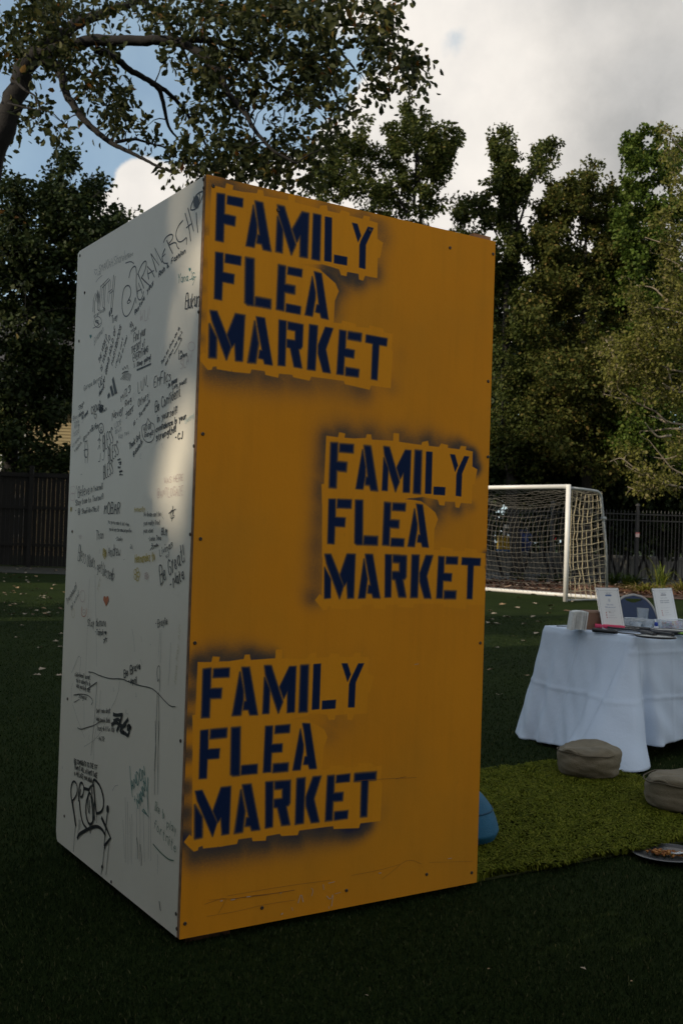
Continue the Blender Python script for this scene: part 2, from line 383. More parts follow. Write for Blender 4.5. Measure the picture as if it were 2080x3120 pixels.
# cream house behind the left tree
def house():
    hy = 44.0; xl, xr = -24.0, -10.6; ze, zr = 6.6, 11.0
    root = thing("clapboard_house", "cream clapboard house with grey roof half hidden behind the left tree", "house", ((xl + xr) / 2, hy, 0))
    w = MB(); z = 0.3; k = 0
    Ms = mat("cream_siding", (0.34, 0.27, 0.14), 0.7, 0.08, 1.5)
    while z < ze:
        P = []
        w.add([(xl, hy - .03, z), (xr, hy - .03, z), (xr, hy, z + .13), (xl, hy, z + .13), (xl, hy, z), (xr, hy, z)], [(0, 1, 2, 3), (4, 5, 1, 0)])
        w.add([(xr + .03, hy, z), (xr + .03, hy + 9, z), (xr, hy + 9, z + .13), (xr, hy, z + .13), (xr, hy, z), (xr, hy + 9, z)], [(0, 1, 2, 3), (4, 5, 1, 0)])
        z += .13
    w.box(((xl + xr) / 2, hy + 4.5, ze / 2 + .1), (xr - xl - .02, 8.98, ze)); ym = hy + 4.5
    w.add([(xr, hy, ze), (xr, hy + 9, ze), (xr, ym, zr)], [(0, 1, 2)])
    w.build("wall", Ms, root)
    rf = MB(); th = .14
    for y0, yy in ((hy - .5, ym), (hy + 9.5, ym)):
        zz = ze - .35
        rf.add([(xl - .4, y0, zz), (xr + .4, y0, zz), (xr + .4, yy, zr + .1), (xl - .4, yy, zr + .1), (xl - .4, y0, zz - th), (xr + .4, y0, zz - th), (xr + .4, yy, zr + .1 - th), (xl - .4, yy, zr + .1 - th)],
               [(0, 1, 2, 3), (7, 6, 5, 4), (0, 4, 5, 1), (1, 5, 6, 2), (3, 7, 4, 0)])
    rf.build("roof", mat("shingles", (0.06, 0.06, 0.065), .9, .3, 3), root)
    Mt = mat("house_trim", (0.62, 0.62, 0.60), .6); Mg = mat("house_glass", (0.03, 0.04, 0.05), .08)
    for (x, z, ww, hh) in ((-13.55, 4.3, .85, 1.75), (-16.2, 4.3, .95, 1.6), (-19.5, 4.3, .95, 1.6), (-13.55, 1.7, .85, 1.5), (-18, 1.7, .95, 1.5)):
        wn = MB().box((x, hy - .02, z), (ww, .05, hh)).build("window", Mg, root)
        f = MB()
        for s_ in (-1, 1): f.box((x + s_ * (ww / 2 + .06), hy - .045, z), (.12, .08, hh + .24))
        for s_ in (-1, 1): f.box((x, hy - .045, z + s_ * (hh / 2 + .06)), (ww, .078, .12))
        f.box((x, hy - .047, z), (ww, .06, .05)); f.build("frame", Mt, wn)
    cb = MB()
    cb.box((xr + .005, hy - .035, ze / 2), (.16, .07, ze)); cb.build("corner_board", Mt, root)
house()

# ------------------------------------------------------------------ painted box
YAW = 0.574736885; Z0 = 0.03; BW, BH = 1.22, 2.44
FC = np.array([-0.468213, 3.41942, Z0]); A3 = np.array([math.cos(YAW), math.sin(YAW), 0]); B3 = np.array([-math.sin(YAW), math.cos(YAW), 0]); U3 = np.array([0, 0, 1.0])
NY = -B3; NW = -A3
def uv_on(px, py, axis, nrm):
    d = ray(px, py); t = ((FC - CAM) @ nrm) / (d @ nrm); p = CAM + d * t - FC
    return np.array([p @ axis, p[2]])
def yuv(px, py): return uv_on(px, py, A3, NY)
def wuv(px, py): return uv_on(px, py, B3, NW)

box = thing("painted_box", "tall square plywood box, stencilled yellow front and white side covered in pen writing", "display box", FC + (A3 + B3) * .61 - U3 * Z0)

# --- stencil letters traced on the middle sign; (x, y) in a zoom, origin and scale below
K0 = (960, 1300, .357143); K1 = (960, 1500, .357143)
FAMI = [[(135,140),(190,140),(185,300),(268,308),(262,380),(182,372),(176,520),(122,515)], [(212,148),(325,155),(322,222),(208,212)],
 [(404,198),(428,345),(426,420),(406,532),(348,528)], [(418,162),(472,168),(530,545),(476,540),(464,498),(428,494),(434,432),(450,430),(438,330)],
 [(584,262),(622,360),(614,546),(570,542)], [(585,170),(632,176),(716,470),(684,552),(592,240)], [(768,200),(815,205),(802,560),(750,558),(753,390),(724,445),(694,350)],
 [(852,202),(906,206),(895,570),(838,565)]]
LY = [[(946,213),(998,216),(988,572),(936,570)], [(1010,512),(1108,518),(1104,584),(1008,578)], [(1150,235),(1190,240),(1215,330),(1192,385)],
 [(1270,252),(1310,256),(1250,400),(1243,594),(1198,588),(1204,408),(1215,370)]]
FLEA = [[(118,60),(172,60),(170,215),(255,220),(250,292),(166,288),(160,438),(108,434)], [(192,62),(308,66),(304,134),(188,130)],
 [(344,68),(404,70),(400,445),(355,445),(338,430)], [(418,376),(530,380),(528,448),(414,444)],
 [(592,88),(642,92),(636,238),(712,242),(710,302),(634,298),(628,450),(576,446)], [(664,94),(768,98),(764,156),(660,150)], [(650,394),(756,400),(752,460),(646,456)],
 [(846,144),(868,270),(866,320),(844,462),(792,458)], [(862,100),(914,108),(964,468),(914,464),(904,428),(870,424),(880,364),(896,366),(874,170)]]
MARKET = [[(80,640),(132,740),(130,900),(80,904)], [(84,530),(132,530),(240,800),(208,905),(100,610)], [(272,528),(340,530),(326,900),(278,902),(270,765),(246,800),(212,705)],
 [(416,570),(444,740),(424,900),(370,902)], [(428,530),(488,532),(550,900),(494,898),(484,862),(448,858),(456,795),(474,795),(438,600)],
 [(598,532),(650,534),(644,892),(595,894)], [(664,536),(776,544),(772,720),(760,740),(744,742),(770,892),(714,890),(684,745),(658,738),(658,680),(720,680),(720,600),(664,595)],
 [(826,536),(884,538),(870,895),(814,896)], [(944,540),(1000,542),(948,715),(985,902),(930,900),(892,760),(892,690)],
 [(1052,548),(1098,550),(1094,692),(1162,696),(1158,756),(1088,752),(1082,902),(1035,902)], [(1118,552),(1214,554),(1210,612),(1114,608)], [(1102,842),(1198,846),(1194,904),(1100,904)],
 [(1252,558),(1408,566),(1404,624),(1348,622),(1336,908),(1294,906),(1302,620),(1248,615)]]
SH_FAMI = [(95,78),(195,92),(205,48),(255,60),(248,95),(325,102),(432,98),(440,65),(475,68),(482,112),(665,122),(668,55),(714,60),(712,130),(905,158),(905,600),(800,610),(560,660),(60,660),(55,490),(78,490)]
SH_LY = [(890,160),(905,158),(912,132),(960,122),(968,165),(1055,175),(1072,145),(1130,158),(1128,182),(1230,195),(1240,165),(1285,170),(1282,200),(1342,212),(1338,340),(1380,365),(1355,490),(1338,488),(1332,655),(1240,648),(1225,692),(1195,685),(1192,640),(1105,635),(1100,672),(1060,668),(1045,622),(885,592)]
SH_FLEA = [(62,55),(560,40),(800,62),(900,75),(945,110),(1020,170),(1045,230),(1015,310),(1005,495),(1005,550),(60,550)]
SH_MARKET = [(68,480),(1065,495),(1070,470),(1170,480),(1175,505),(1275,500),(1275,478),(1375,490),(1385,520),(1450,522),(1440,640),(1452,670),(1445,790),(1438,960),(1290,958),(1280,995),(1095,975),(1090,950),(840,950),(830,985),(710,975),(700,955),(600,960),(595,995),(500,985),(495,955),(395,955),(385,990),(252,995),(250,975),(246,994),(140,990),(135,968),(105,975),(100,1000),(72,1006),(0,920),(40,868),(58,890)]
WORDS = {'a': (K0, FAMI, SH_FAMI), 'b': (K0, LY, SH_LY), 'c': (K1, FLEA, SH_FLEA), 'd': (K1, MARKET, SH_MARKET)}
def zp(k, p, f): return f(k[0] + p[0] * k[2], k[1] + p[1] * k[2])
R3 = (600, 530, .382653); R4 = (600, 900, .408163); R5 = (550, 1970, .401786); R6 = (540, 2180, .420918)
PAIRS = {  # how the same four stencil sheets lie in the upper and lower sign
 'top': {'a': [((135,140),R3,(162,155)),((122,515),R3,(152,528)),((530,545),R3,(585,612)),((906,206),R3,(985,330)),((684,552),R3,(752,640)),((838,565),R3,(916,675))],
  'b': [((946,213),R3,(1020,340)),((1104,584),R3,(1188,724)),((1310,256),R3,(1402,430)),((1198,588),R3,(1294,748)),((1243,594),R3,(1340,755))],
  'c': [((118,60),R3,(152,625)),((308,66),R3,(350,655)),((344,68),R3,(386,668)),((160,438),R4,(187,35)),((528,448),R4,(545,95)),((752,460),R4,(770,135)),((964,468),R4,(978,175)),((792,458),R4,(808,150)),((862,100),R3,(938,780))],
  'd': [((80,904),R4,(92,460)),((84,530),R4,(102,118)),((340,530),R4,(354,148)),((1252,558),R4,(1262,292)),((1408,566),R4,(1420,325)),((1294,906),R4,(1300,625)),((595,894),R4,(608,522)),((770,892),R4,(782,542)),((985,902),R4,(994,580)),((550,900),R4,(563,515))]},
 'low': {'a': [((135,140),R5,(178,175)),((122,515),R5,(158,538)),((530,545),R5,(585,512)),((684,552),R5,(742,505)),((906,206),R5,(968,142)),((838,565),R5,(900,495)),((418,162),R5,(462,156))],
  'b': [((946,213),R5,(1008,134)),((1104,584),R5,(1170,468)),((1310,256),R5,(1390,128)),((1243,594),R5,(1318,460)),((936,570),R5,(998,478))],
  'c': [((118,60),R6,(172,108)),((108,434),R6,(160,458)),((528,448),R6,(576,418)),((752,460),R6,(800,400)),((964,468),R6,(1005,382)),((862,100),R6,(908,60)),((344,68),R6,(392,92))],
  'd': [((80,904),R6,(128,886)),((84,530),R6,(138,545)),((340,530),R6,(385,525)),((550,900),R6,(594,822)),((595,894),R6,(638,812)),((770,892),R6,(810,792)),((985,902),R6,(1024,775)),((1252,558),R6,(1280,425)),((1408,566),R6,(1440,402)),((1336,908),R6,(1374,728))]}}
def sdf(poly, P):
    poly = np.asarray(poly); d = np.full(len(P), 1e9); ins = np.zeros(len(P), bool); n = len(poly)
    for i in range(n):
        a, b = poly[i], poly[(i + 1) % n]; e = b - a; w = P - a
        t = np.clip((w @ e) / (e @ e + 1e-12), 0, 1); q = w - t[:, None] * e; d = np.minimum(d, (q * q).sum(1))
        c = ((a[1] <= P[:, 1]) != (b[1] <= P[:, 1])); x = a[0] + (P[:, 1] - a[1]) / (b[1] - a[1] + 1e-12) * e[0]; ins ^= c & (P[:, 0] < x)
    return np.where(ins, -1, 1) * np.sqrt(d)
def sstep(x, a, b): t = np.clip((x - a) / (b - a), 0, 1); return t * t * (3 - 2 * t)

def yellow_panel():
    nu, nv = 500, 1000
    u = np.linspace(0, BW, nu); v = np.linspace(0, BH, nv); UU, VV = np.meshgrid(u, v); P = np.stack([UU.ravel(), VV.ravel()], 1)
    ink = np.zeros(len(P)); clean = np.full(len(P), 1.0); r = RS(4); sheets = []
    def local(poly, pad):
        lo = poly.min(0) - pad; hi = poly.max(0) + pad
        return np.where((P[:, 0] > lo[0]) & (P[:, 0] < hi[0]) & (P[:, 1] > lo[1]) & (P[:, 1] < hi[1]))[0]
    for blk in ('mid', 'top', 'low'):
        for w, (k, letters, sheet) in WORDS.items():
            if blk == 'mid': T = None
            else:
                pr = PAIRS[blk][w]; S = np.array([list(zp(k, a, yuv)) + [1] for a, _, _ in pr]); D = np.array([zp(z, b, yuv) for _, z, b in pr])
                T = np.linalg.lstsq(S, D, rcond=None)[0]
            def tr(poly):
                q = np.array([zp(k, p, yuv) for p in poly])
                return q if T is None else np.c_[q, np.ones(len(q))] @ T
            sh = tr(sheet); sheets.append(sh); ix = local(sh, .03); clean[ix] = np.minimum(clean[ix], sstep(sdf(sh, P[ix]), -.0015, .0025))
            for L in letters:
                q = tr(L); ix = local(q, .03); s = sdf(q, P[ix])
                soft = (.0025 if w == 'b' else .0045 + .0035 * r.rand())
                gx = (P[ix, 0] - q[:, 0].mean()) / .05; gy = (P[ix, 1] - q[:, 1].mean()) / .08
                op = 1.0 - .012 * r.rand() - .07 * sstep(gx * (r.rand() - .5) * 2 + gy * (r.rand() - .35) * 2, .3, 1.6)
                m = (1 - sstep(s, -soft * .9, soft * 1.3)) ** .8 * op
                m = np.maximum(m, .16 * np.exp(-(np.maximum(s, 0) / .009) ** 2) * (0 if w == 'b' else 1))
                ink[ix] = np.maximum(ink[ix], m)
    over = np.zeros(len(P)); dist = np.full(len(P), .5)
    for sh in sheets:
        ix = local(sh, .17); dist[ix] = np.minimum(dist[ix], np.maximum(sdf(sh, P[ix]), 0))
    blobs = [(640,560,60,.35),(700,572,70,.60),(790,592,60,.42),(880,612,60,.34),(1000,640,60,.50),(1100,664,55,.5),(1165,700,50,.35),(1180,770,60,.28),(1185,700,45,.3),(1000,835,45,.85),(1075,850,60,.95),(1150,835,50,.55),(1010,905,60,.55),(1010,960,50,.35),(1225,1080,55,.32),(1200,1180,50,.35),
     (640,1150,60,.5),(700,1160,75,.62),(800,1172,75,.62),(900,1186,75,.58),(1000,1196,75,.52),(1100,1205,60,.55),(1040,1250,120,.18),(800,1240,140,.22),(620,700,22,.55),(615,800,22,.5),(612,880,22,.5),(608,960,25,.6),(606,1030,22,.6),
     (985,1345,60,.62),(970,1420,52,.55),(966,1500,50,.6),(958,1580,52,.62),(950,1660,50,.66),(944,1740,52,.66),(940,1815,52,.66),(900,1700,80,.2),(900,1450,80,.2),(1060,1330,55,.55),(1140,1325,60,.5),(1230,1340,60,.55),(1310,1345,60,.65),(1390,1358,45,.8),(1435,1390,36,1.1),(1448,1425,32,1.0),(1300,1300,110,.25),(1100,1300,120,.22),
     (1245,1525,22,.95),(1275,1527,26,.95),(1330,1545,42,.7),(1395,1550,42,.6),(1440,1545,30,.4),(1360,1580,60,.3),(1480,1690,22,.7),(1478,1740,24,.6),(1480,1790,20,.4),(1330,1625,40,.22),(1250,1880,160,.2),(1420,1880,80,.2),(1050,1890,120,.12),
     (590,2040,40,.7),(576,2120,34,.85),(572,2200,30,.85),(566,2300,30,.9),(562,2400,30,.95),(556,2480,34,1.1),(553,2550,30,1.1),(620,2005,55,.6),(700,1998,55,.66),(780,2006,50,.85),(830,2010,30,.6),(700,1960,110,.28),(950,1995,120,.16),(1120,2010,90,.15),(1030,2260,70,.3),(1010,2200,60,.25),(1110,2210,90,.18),(1150,2400,60,.2),(1180,2470,50,.25),
     (590,2620,60,.75),(660,2602,70,.75),(740,2588,70,.75),(820,2575,70,.78),(900,2562,65,.85),(980,2548,60,.95),(1060,2535,55,1.05),(1110,2520,42,.9),(700,2680,130,.28),(950,2640,130,.3)]
    for x, y, rad, st in blobs:
        c = yuv(x, y); rr = rad * 1.15 / 950.0; d2 = ((P - c) ** 2).sum(1); over = 1 - (1 - over) * (1 - np.minimum(.93, st * .80) * np.exp(-d2 / rr ** 2))
    # light paint mist over the middle left and lower right of the sheet
    over = np.clip((over - .10) * 1.15, 0, .95) * (.66 * np.exp(-(dist / .055) ** 1.2) + .34 * np.exp(-dist / .14))
    ink = np.maximum(ink, over * clean)
    ink = np.clip(ink, 0, 1)
    V = FC + P[:, :1] * A3 + P[:, 1:] * U3
    i = np.arange(nu * nv).reshape(nv, nu); F = np.stack([i[:-1, :-1], i[:-1, 1:], i[1:, 1:], i[1:, :-1]], -1).reshape(-1, 4)
    m = bpy.data.materials.new("yellow_sprayed_board"); m.use_nodes = True; nt = m.node_tree; b = nt.nodes['Principled BSDF']
    b.inputs['Roughness'].default_value = 0.75; b.inputs['Specular IOR Level'].default_value = 0.10
    at_ = nd(nt, 'ShaderNodeAttribute', attribute_name='paint'); ac = nd(nt, 'ShaderNodeAttribute', attribute_name='sheet'); tc = nd(nt, 'ShaderNodeTexCoord'); v = tc.outputs['Object']
    sp = mth(nt, 'SUBTRACT', noise(nt, v, 420, 2, .7), .5); pa = at_.outputs['Fac']
    pf = mth(nt, 'MULTIPLY_ADD', mth(nt, 'MULTIPLY', pa, mth(nt, 'SUBTRACT', 1.0, pa)), mth(nt, 'MULTIPLY', sp, 2.2), pa, clamp=True)
    base = mixc(nt, ss(nt, noise(nt, v, 2.3, 5, .6), .3, .7), (0.70, 0.250, 0.0130), (0.78, 0.290, 0.015))
    mist = mth(nt, 'MULTIPLY', ss(nt, noise(nt, v, 1.6, 4, .55), .40, .75), mth(nt, 'MULTIPLY', ac.outputs['Fac'], .50))
    base = mixc(nt, mist, base, (0.36, 0.205, 0.035))
    base = mixc(nt, mth(nt, 'MULTIPLY', ac.outputs['Fac'], .55), mixc(nt, 1.0, base, (0.82, 0.325, 0.016)), base)
    mp = nd(nt, 'ShaderNodeMapping'); mp.inputs['Scale'].default_value = (9, 9, .9); nt.links.new(v, mp.inputs[0])
    base = mixc(nt, mth(nt, 'MULTIPLY', ss(nt, noise(nt, mp.outputs[0], 2.0, 6, .65),   .42, .72), .17), base, (0.50, 0.20, 0.016))
    base = mixc(nt, mth(nt, 'MULTIPLY', noise(nt, v, 260, 2, .8), .22), base, (0.44, 0.16, 0.012))
    grime = mth(nt, 'MULTIPLY', ss(nt, noise(nt, v, 26, 6, .7), .60, .80), .16)
    base = mixc(nt, grime, base, (0.20, 0.11, 0.03))
    c = mixc(nt, ss(nt, pf, 0.0, 0.62), base, (0.115, 0.080, 0.050)); c = mixc(nt, ss(nt, pf, 0.52, 0.97), c, (0.006, 0.018, 0.066)); nt.links.new(c, b.inputs['Base Color'])
    bp = nd(nt, 'ShaderNodeBump'); bp.inputs['Strength'].default_value = .25; bp.inputs['Distance'].default_value = .002
    nt.links.new(noise(nt, v, 120, 4, .6), bp.inputs['Height']); nt.links.new(bp.outputs[0], b.inputs['Normal'])
    o = idx_mesh("yellow_panel", V, F, m, box); me = o.data
    for nm, arr in (('paint', ink), ('sheet', clean)):
        a = me.attributes.new(nm, 'FLOAT', 'POINT'); a.data.foreach_set('value', np.ascontiguousarray(arr, dtype=np.float32))
    return o
yp = yellow_panel()
M_edge = mat("plywood_edge", (0.22, 0.12, 0.06), 0.85, 0.4, 30)
M_lum = mat("lumber", (0.36, 0.17, 0.075), 0.8, 0.3, 12)
M_screw = mat("screw_steel", (0.07, 0.055, 0.045), 0.45, 0.3, 40, metal=.6)
AX = np.array([A3, B3, U3])
def lbox(mb, u, w, z, du, dw, dz): return mb.box(FC + A3 * u + B3 * w + U3 * z, (du, dw, dz), ax=AX)
b = MB(); lbox(b, BW / 2, .0105, BH / 2, BW, .017, BH - .002); b.build("front_board", M_edge, box)
# white panel with clipped corners
WPM = None
def white_mat():
    m = bpy.data.materials.new("white_panel_paint"); m.use_nodes = True; nt = m.node_tree; b = nt.nodes['Principled BSDF']; b.inputs['Roughness'].default_value = .42
    tc = nd(nt, 'ShaderNodeTexCoord'); v = tc.outputs['Object']
    c = mixc(nt, ss(nt, noise(nt, v, 1.7, 5, .6), .3, .7), (0.75, 0.70, 0.585), (0.80, 0.75, 0.635))
    c = mixc(nt, mth(nt, 'MULTIPLY', ss(nt, noise(nt, v, 11, 7, .7), .60, .78), .22), c, (0.50, 0.49, 0.44))
    nt.links.new(c, b.inputs['Base Color'])
    bp = nd(nt, 'ShaderNodeBump'); bp.inputs['Strength'].default_value = .12; bp.inputs['Distance'].default_value = .002
    nt.links.new(noise(nt, v, 60, 5, .6), bp.inputs['Height']); nt.links.new(bp.outputs[0], b.inputs['Normal'])
    return m
W0 = 0.022
out = [(W0, 0), (BW - .025, 0.004), (BW - .012, .012), (BW, .045), (BW, BH - .008), (BW - .022, BH), (W0, BH)]
V = [FC + B3 * u + U3 * z + NW * 0.0 for u, z in out] + [FC + B3 * u + U3 * z - NW * .018 for u, z in out]
n = len(out); F = [tuple(range(n)), tuple(range(2 * n - 1, n - 1, -1))] + [(i, n + i, n + (i + 1) % n, (i + 1) % n) for i in range(n)]
wp = MB().add(V, F).build("white_panel", white_mat(), box)
b = MB(); lbox(b, .0045, .0195 - .0095, BH / 2, .007, .004, BH - .01); b.build("corner_gap", mat("dark_gap", (0.02, 0.014, 0.01), .9), box)
b = MB(); lbox(b, BW / 2, BW - .009, BH / 2, BW - .04, .018, BH); lbox(b, BW - .009, BW / 2, BH / 2, .018, BW - .04, BH); b.build("rear_board", M_edge, box)
b = MB(); lbox(b, .037, .62, BH - .040, .036, 1.10, .096); lbox(b, BW - .040, .62, BH - .04, .036, 1.10, .086); lbox(b, BW / 2, BW - .04, BH - .042, 1.08, .036, .086); lbox(b, .60, .042, BH - .047, 1.04, .036, .089); lbox(b, .040, .62, BH + .010, .030, 1.09, .014)
b.build("top_frame", M_lum, box)
b = MB(); lbox(b, BW - .050, .034, BH - .012, .085, .028, .064); lbox(b, .045, .034, BH - .035, .06, .028, .088); b.build("corner_block", M_lum, box)
b = MB()
for u, w in ((.12, .10), (BW - .12, .12), (.12, BW - .14), (BW - .14, BW - .14)): lbox(b, u, w, -.0145, .16, .12, .029)
lbox(b, .10, BW / 2, .02, .04, BW - .1, .07)
b.build("base_block", mat("base_lumber", (.10, .05, .025), .9, .3, 12), box)

def screw_bm(p, nrm, r):
    z = np.array(nrm); x = np.array([-z[1], z[0], 0]); y = np.cross(z, x); m = MB()
    prof = [(r * 1.0, 0), (r * 1.0, .0012), (r * .72, .0026), (r * .34, .0026), (r * .28, .0012), (.00001, .0012)]
    a = np.linspace(0, 2 * math.pi, 10, endpoint=False)
    V = np.concatenate([p + z * h + rr * (np.cos(a)[:, None] * x + np.sin(a)[:, None] * y) for rr, h in prof]); k = 10
    return m.add(V, [(i * k + j, i * k + (j + 1) % k, (i + 1) * k + (j + 1) % k, (i + 1) * k + j) for i in range(len(prof) - 1) for j in range(k)])
for x, y in [(650,567),(847,640),(1126,702),(1370,755),(1501,774),(1486,1162),(618,1322),(611,1642),(594,1959),(1485,1392),(1462,1959),(564,2814),(798,2766),(1055,2713),(1299,2664),(1436,2659)]:
    u, v = yuv(x, y); screw_bm(FC + A3 * u + U3 * v + NY * .0003, NY, .0062).build("screw", M_screw, yp, True)
Z1 = (200, 500, .280612); Z2 = (190, 1100, .297578); Z3 = (160, 1750, .280612); Z4 = (160, 2200, .2977)
for k, x, y in [(Z1,1502,258),(Z1,1447,1605),(Z1,150,1922),(Z1,210,1397),(Z1,160,995),(Z2,105,1745),(Z2,1312,1775),(Z3,168,1352),(Z3,1393,1808),(Z4,126,962),(Z4,1268,1962),(Z4,1275,2115),(Z4,605,1635),(Z1,1500,165),(Z2,1350,870)]:
    u, v = zp(k, (x, y), wuv); screw_bm(FC + B3 * u + U3 * v + NW * .0003, NW, .0062).build("screw", M_screw, wp, True)

# --- pen writing: single-line letters drawn as flat ink ribbons on the panel
G = dict(A="03 29 43/15 35", B="03 09 39 48 46 36 06/36 45 43 33 03", C="48 29 08 04 23 44", D="03 09 29 47 45 23 03", E="49 09 03 43/06 36", F="49 09 03/06 36", G="48 29 08 04 23 44 46 26",
 H="03 09/43 49/06 46", I="03 09", J="39 34 23 04", K="03 09/49 06 43", L="09 03 43", M="03 09 25 49 43", N="03 09 43 49", O="29 08 04 23 44 48 29", P="03 09 39 48 47 36 06", Q="29 08 04 23 44 48 29/25 43",
 R="03 09 39 48 47 36 06/26 43", S="48 29 08 07 26 45 44 23 04", T="29 23/09 49", U="09 04 23 44 49", V="09 23 49", W="09 13 27 33 49", X="09 43/03 49", Y="09 26 49/26 23", Z="09 49 03 43",
 a="36 27 06 04 23 35 37 33 43", b="09 03 23 35 26 06", c="36 27 06 04 23 34", d="36 17 05 13 34/39 33", e="05 35 27 06 04 23 34", f="38 29 18 13/06 26", g="36 17 05 14 35/37 31 11", h="09 03/06 27 36 33",
 i="07 03/08 09", j="17 12 01/18 19", k="09 03/37 05 33", l="09 03", m="07 03/06 17 26 23/26 37 46 43", n="07 03/06 27 36 33", o="17 05 13 35 17", p="07 01/06 27 35 13 04", q="36 17 05 13 34/37 31",
 r="07 03/05 17 27", s="36 17 06 25 34 13 03", t="19 14 23 33/07 27", u="07 04 13 34/37 33", v="07 23 37", w="07 13 25 33 47", x="07 33/03 37", y="07 24/37 11", z="07 37 03 33")
G.update({'0': "29 08 04 23 44 48 29", '2': "08 29 47 03 43", '3': "08 29 48 26 45 23 04", '4': "33 39 05 45", '8': "26 08 29 48 26 04 23 44 26", '.': "03 13", ',': "13 02", '!': "09 05/03 04", '-': "06 26", "'": "09 08", '"': "09 07/19 17",
 '@': "36 27 15 24 35/37 34 44 57 39 08 04 22 43", '&': "43 08 29 27 04 13 34", '#': "13 19/33 39/05 45/07 47", '+': "14 18/06 26", ':': "04 05/07 08", ')': "09 26 03", '(': "29 06 23", '?': "08 29 47 25/23 24", '*': "04 28/08 24/06 36", '^': "28 06 24 46"})
SKINNY = {'I': 1.2, 'i': 1.2, 'l': 1.2, '.': 1.6, ',': 1.6, '!': 1.4, "'": 1.2, ':': 1.2, 'M': 5.4, 'W': 5.4, 'm': 5.2, 'w': 5.2, 'j': 2.4, 't': 4, 'f': 3.6, 'r': 3.2, ' ': 3.0, '@': 6.4, '1': 1.2}
INK = {}
NST = [0]
def chaikin(p, closed=False):
    q = [p[0]]
    for a, b in zip(p[:-1], p[1:]): q += [a * .75 + b * .25, a * .25 + b * .75]
    return np.array(q + [p[-1]])
def stroke(uv, w, col, smooth=1, org=None):
    p = np.asarray(uv, float)
    for _ in range(smooth):
        if len(p) > 2: p = chaikin(p)
    if len(p) < 2: return
    NST[0] += 1; n = len(p); t = np.gradient(p, axis=0); t /= np.linalg.norm(t, axis=1, keepdims=True) + 1e-9; nn = np.stack([-t[:, 1], t[:, 0]], 1)
    r = RS(NST[0]); ww = w * (.82 if col == 'black' else .66) * np.linspace(1.08, .86, n) * (1 + .1 * (r.rand(n) - .5)); ww = np.broadcast_to(ww, (n,))
    off = .0005 + NST[0] * 1.2e-6
    V = np.empty((2 * n, 3)); Lp = p + nn * ww[:, None]; Rp = p - nn * ww[:, None]
    Lp[0] -= t[0] * w * .3; Rp[0] -= t[0] * w * .3; Lp[-1] += t[-1] * w * .3; Rp[-1] += t[-1] * w * .3
    V[0::2] = FC + Lp[:, :1] * B3 + Lp[:, 1:] * U3 + NW * off; V[1::2] = FC + Rp[:, :1] * B3 + Rp[:, 1:] * U3 + NW * off
    INK.setdefault(col, MB()).add(V, [(2 * i, 2 * i + 1, 2 * i + 3, 2 * i + 2) for i in range(n - 1)])
def draw(k, pts, w, col='black', smooth=1): stroke([zp(k, p, wuv) for p in pts], w * .001, col, smooth)
def fill(k, pts, col='black'):
    NST[0] += 1; q = [zp(k, p, wuv) for p in pts]
    INK.setdefault(col, MB()).add([FC + u * B3 + v * U3 + NW * (.0005 + NST[0] * 1.2e-6) for u, v in q], [tuple(range(len(q)))])
def text(k, s, x0, y0, x1, y1, h, w, col='black', jit=.28):
    a = zp(k, (x0, y0), wuv); e = zp(k, (x1, y1), wuv); up = zp(k, (x0, y0 - h), wuv) - a; H = np.linalg.norm(up)
    d = e - a; L = np.linalg.norm(d); d = d / L; nrm = np.array([-d[1], d[0]]) * (1 if d[0] < 0 or True else 1)
    if nrm @ up < 0: nrm = -nrm
    nrm = nrm * .75 + up / H * .25; nrm = nrm / np.linalg.norm(nrm)
    adv = [SKINNY.get(c, 4.2 if c.islower() else 5.0) + .6 for c in s]; tot = sum(adv) - .6; sx = L / max(tot - .6, 1); sy = H / 6.0
    r = RS(abs(hash_(s)) % 99991); x = 0.0
    for c, ad in zip(s, adv):
        dy = (r.rand() - .5) * .7; sc = .92 + .2 * r.rand(); sl = (r.rand() - .5) * .12 + .06
        for st in G.get(c, "").split('/'):
            if not st: continue
            q = np.array([[float(t[0]), float(t[1]) - 3] for t in st.split()]) + (r.rand(len(st.split()), 2) - .5) * jit * 1.6
            q[:, 0] = q[:, 0] * sc + q[:, 1] * sl + x; q[:, 1] = q[:, 1] * sc + dy
            stroke(a + q[:, :1] * sx * d + q[:, 1:] * sy * nrm, w * .001, col)
        x += ad
def hash_(s):
    h = 7
    for c in s: h = (h * 131 + ord(c)) % 1000003
    return h
def circ(cx, cy, rx, ry, n=18, a0=0, turns=1.0, jit=0.0):
    return [(cx + rx * math.cos(a0 + 6.283 * turns * i / n), cy + ry * math.sin(a0 + 6.283 * turns * i / n)) for i in range(n + 1)]
def scrib(k, cx, cy, rx, ry, n, w, col='black', seed=1):
    r = RS(seed); draw(k, [(cx + (r.rand() * 2 - 1) * rx, cy + (r.rand() * 2 - 1) * ry) for _ in range(n)], w, col)
def heart(k, cx, cy, s, col, filled=True, w=1.5):
    q = [(cx, cy + s), (cx - s * .5, cy - .1 * s), (cx - s * .4, cy - s * .8), (cx - s * .1, cy - s * .8), (cx, cy - s * .4), (cx + s * .15, cy - s * .8), (cx + s * .4, cy - s * .8), (cx + s * .5, cy - .1 * s)]
    if filled: fill(k, q, col)
    else: draw(k, q + [q[0]], w, col)

T = text
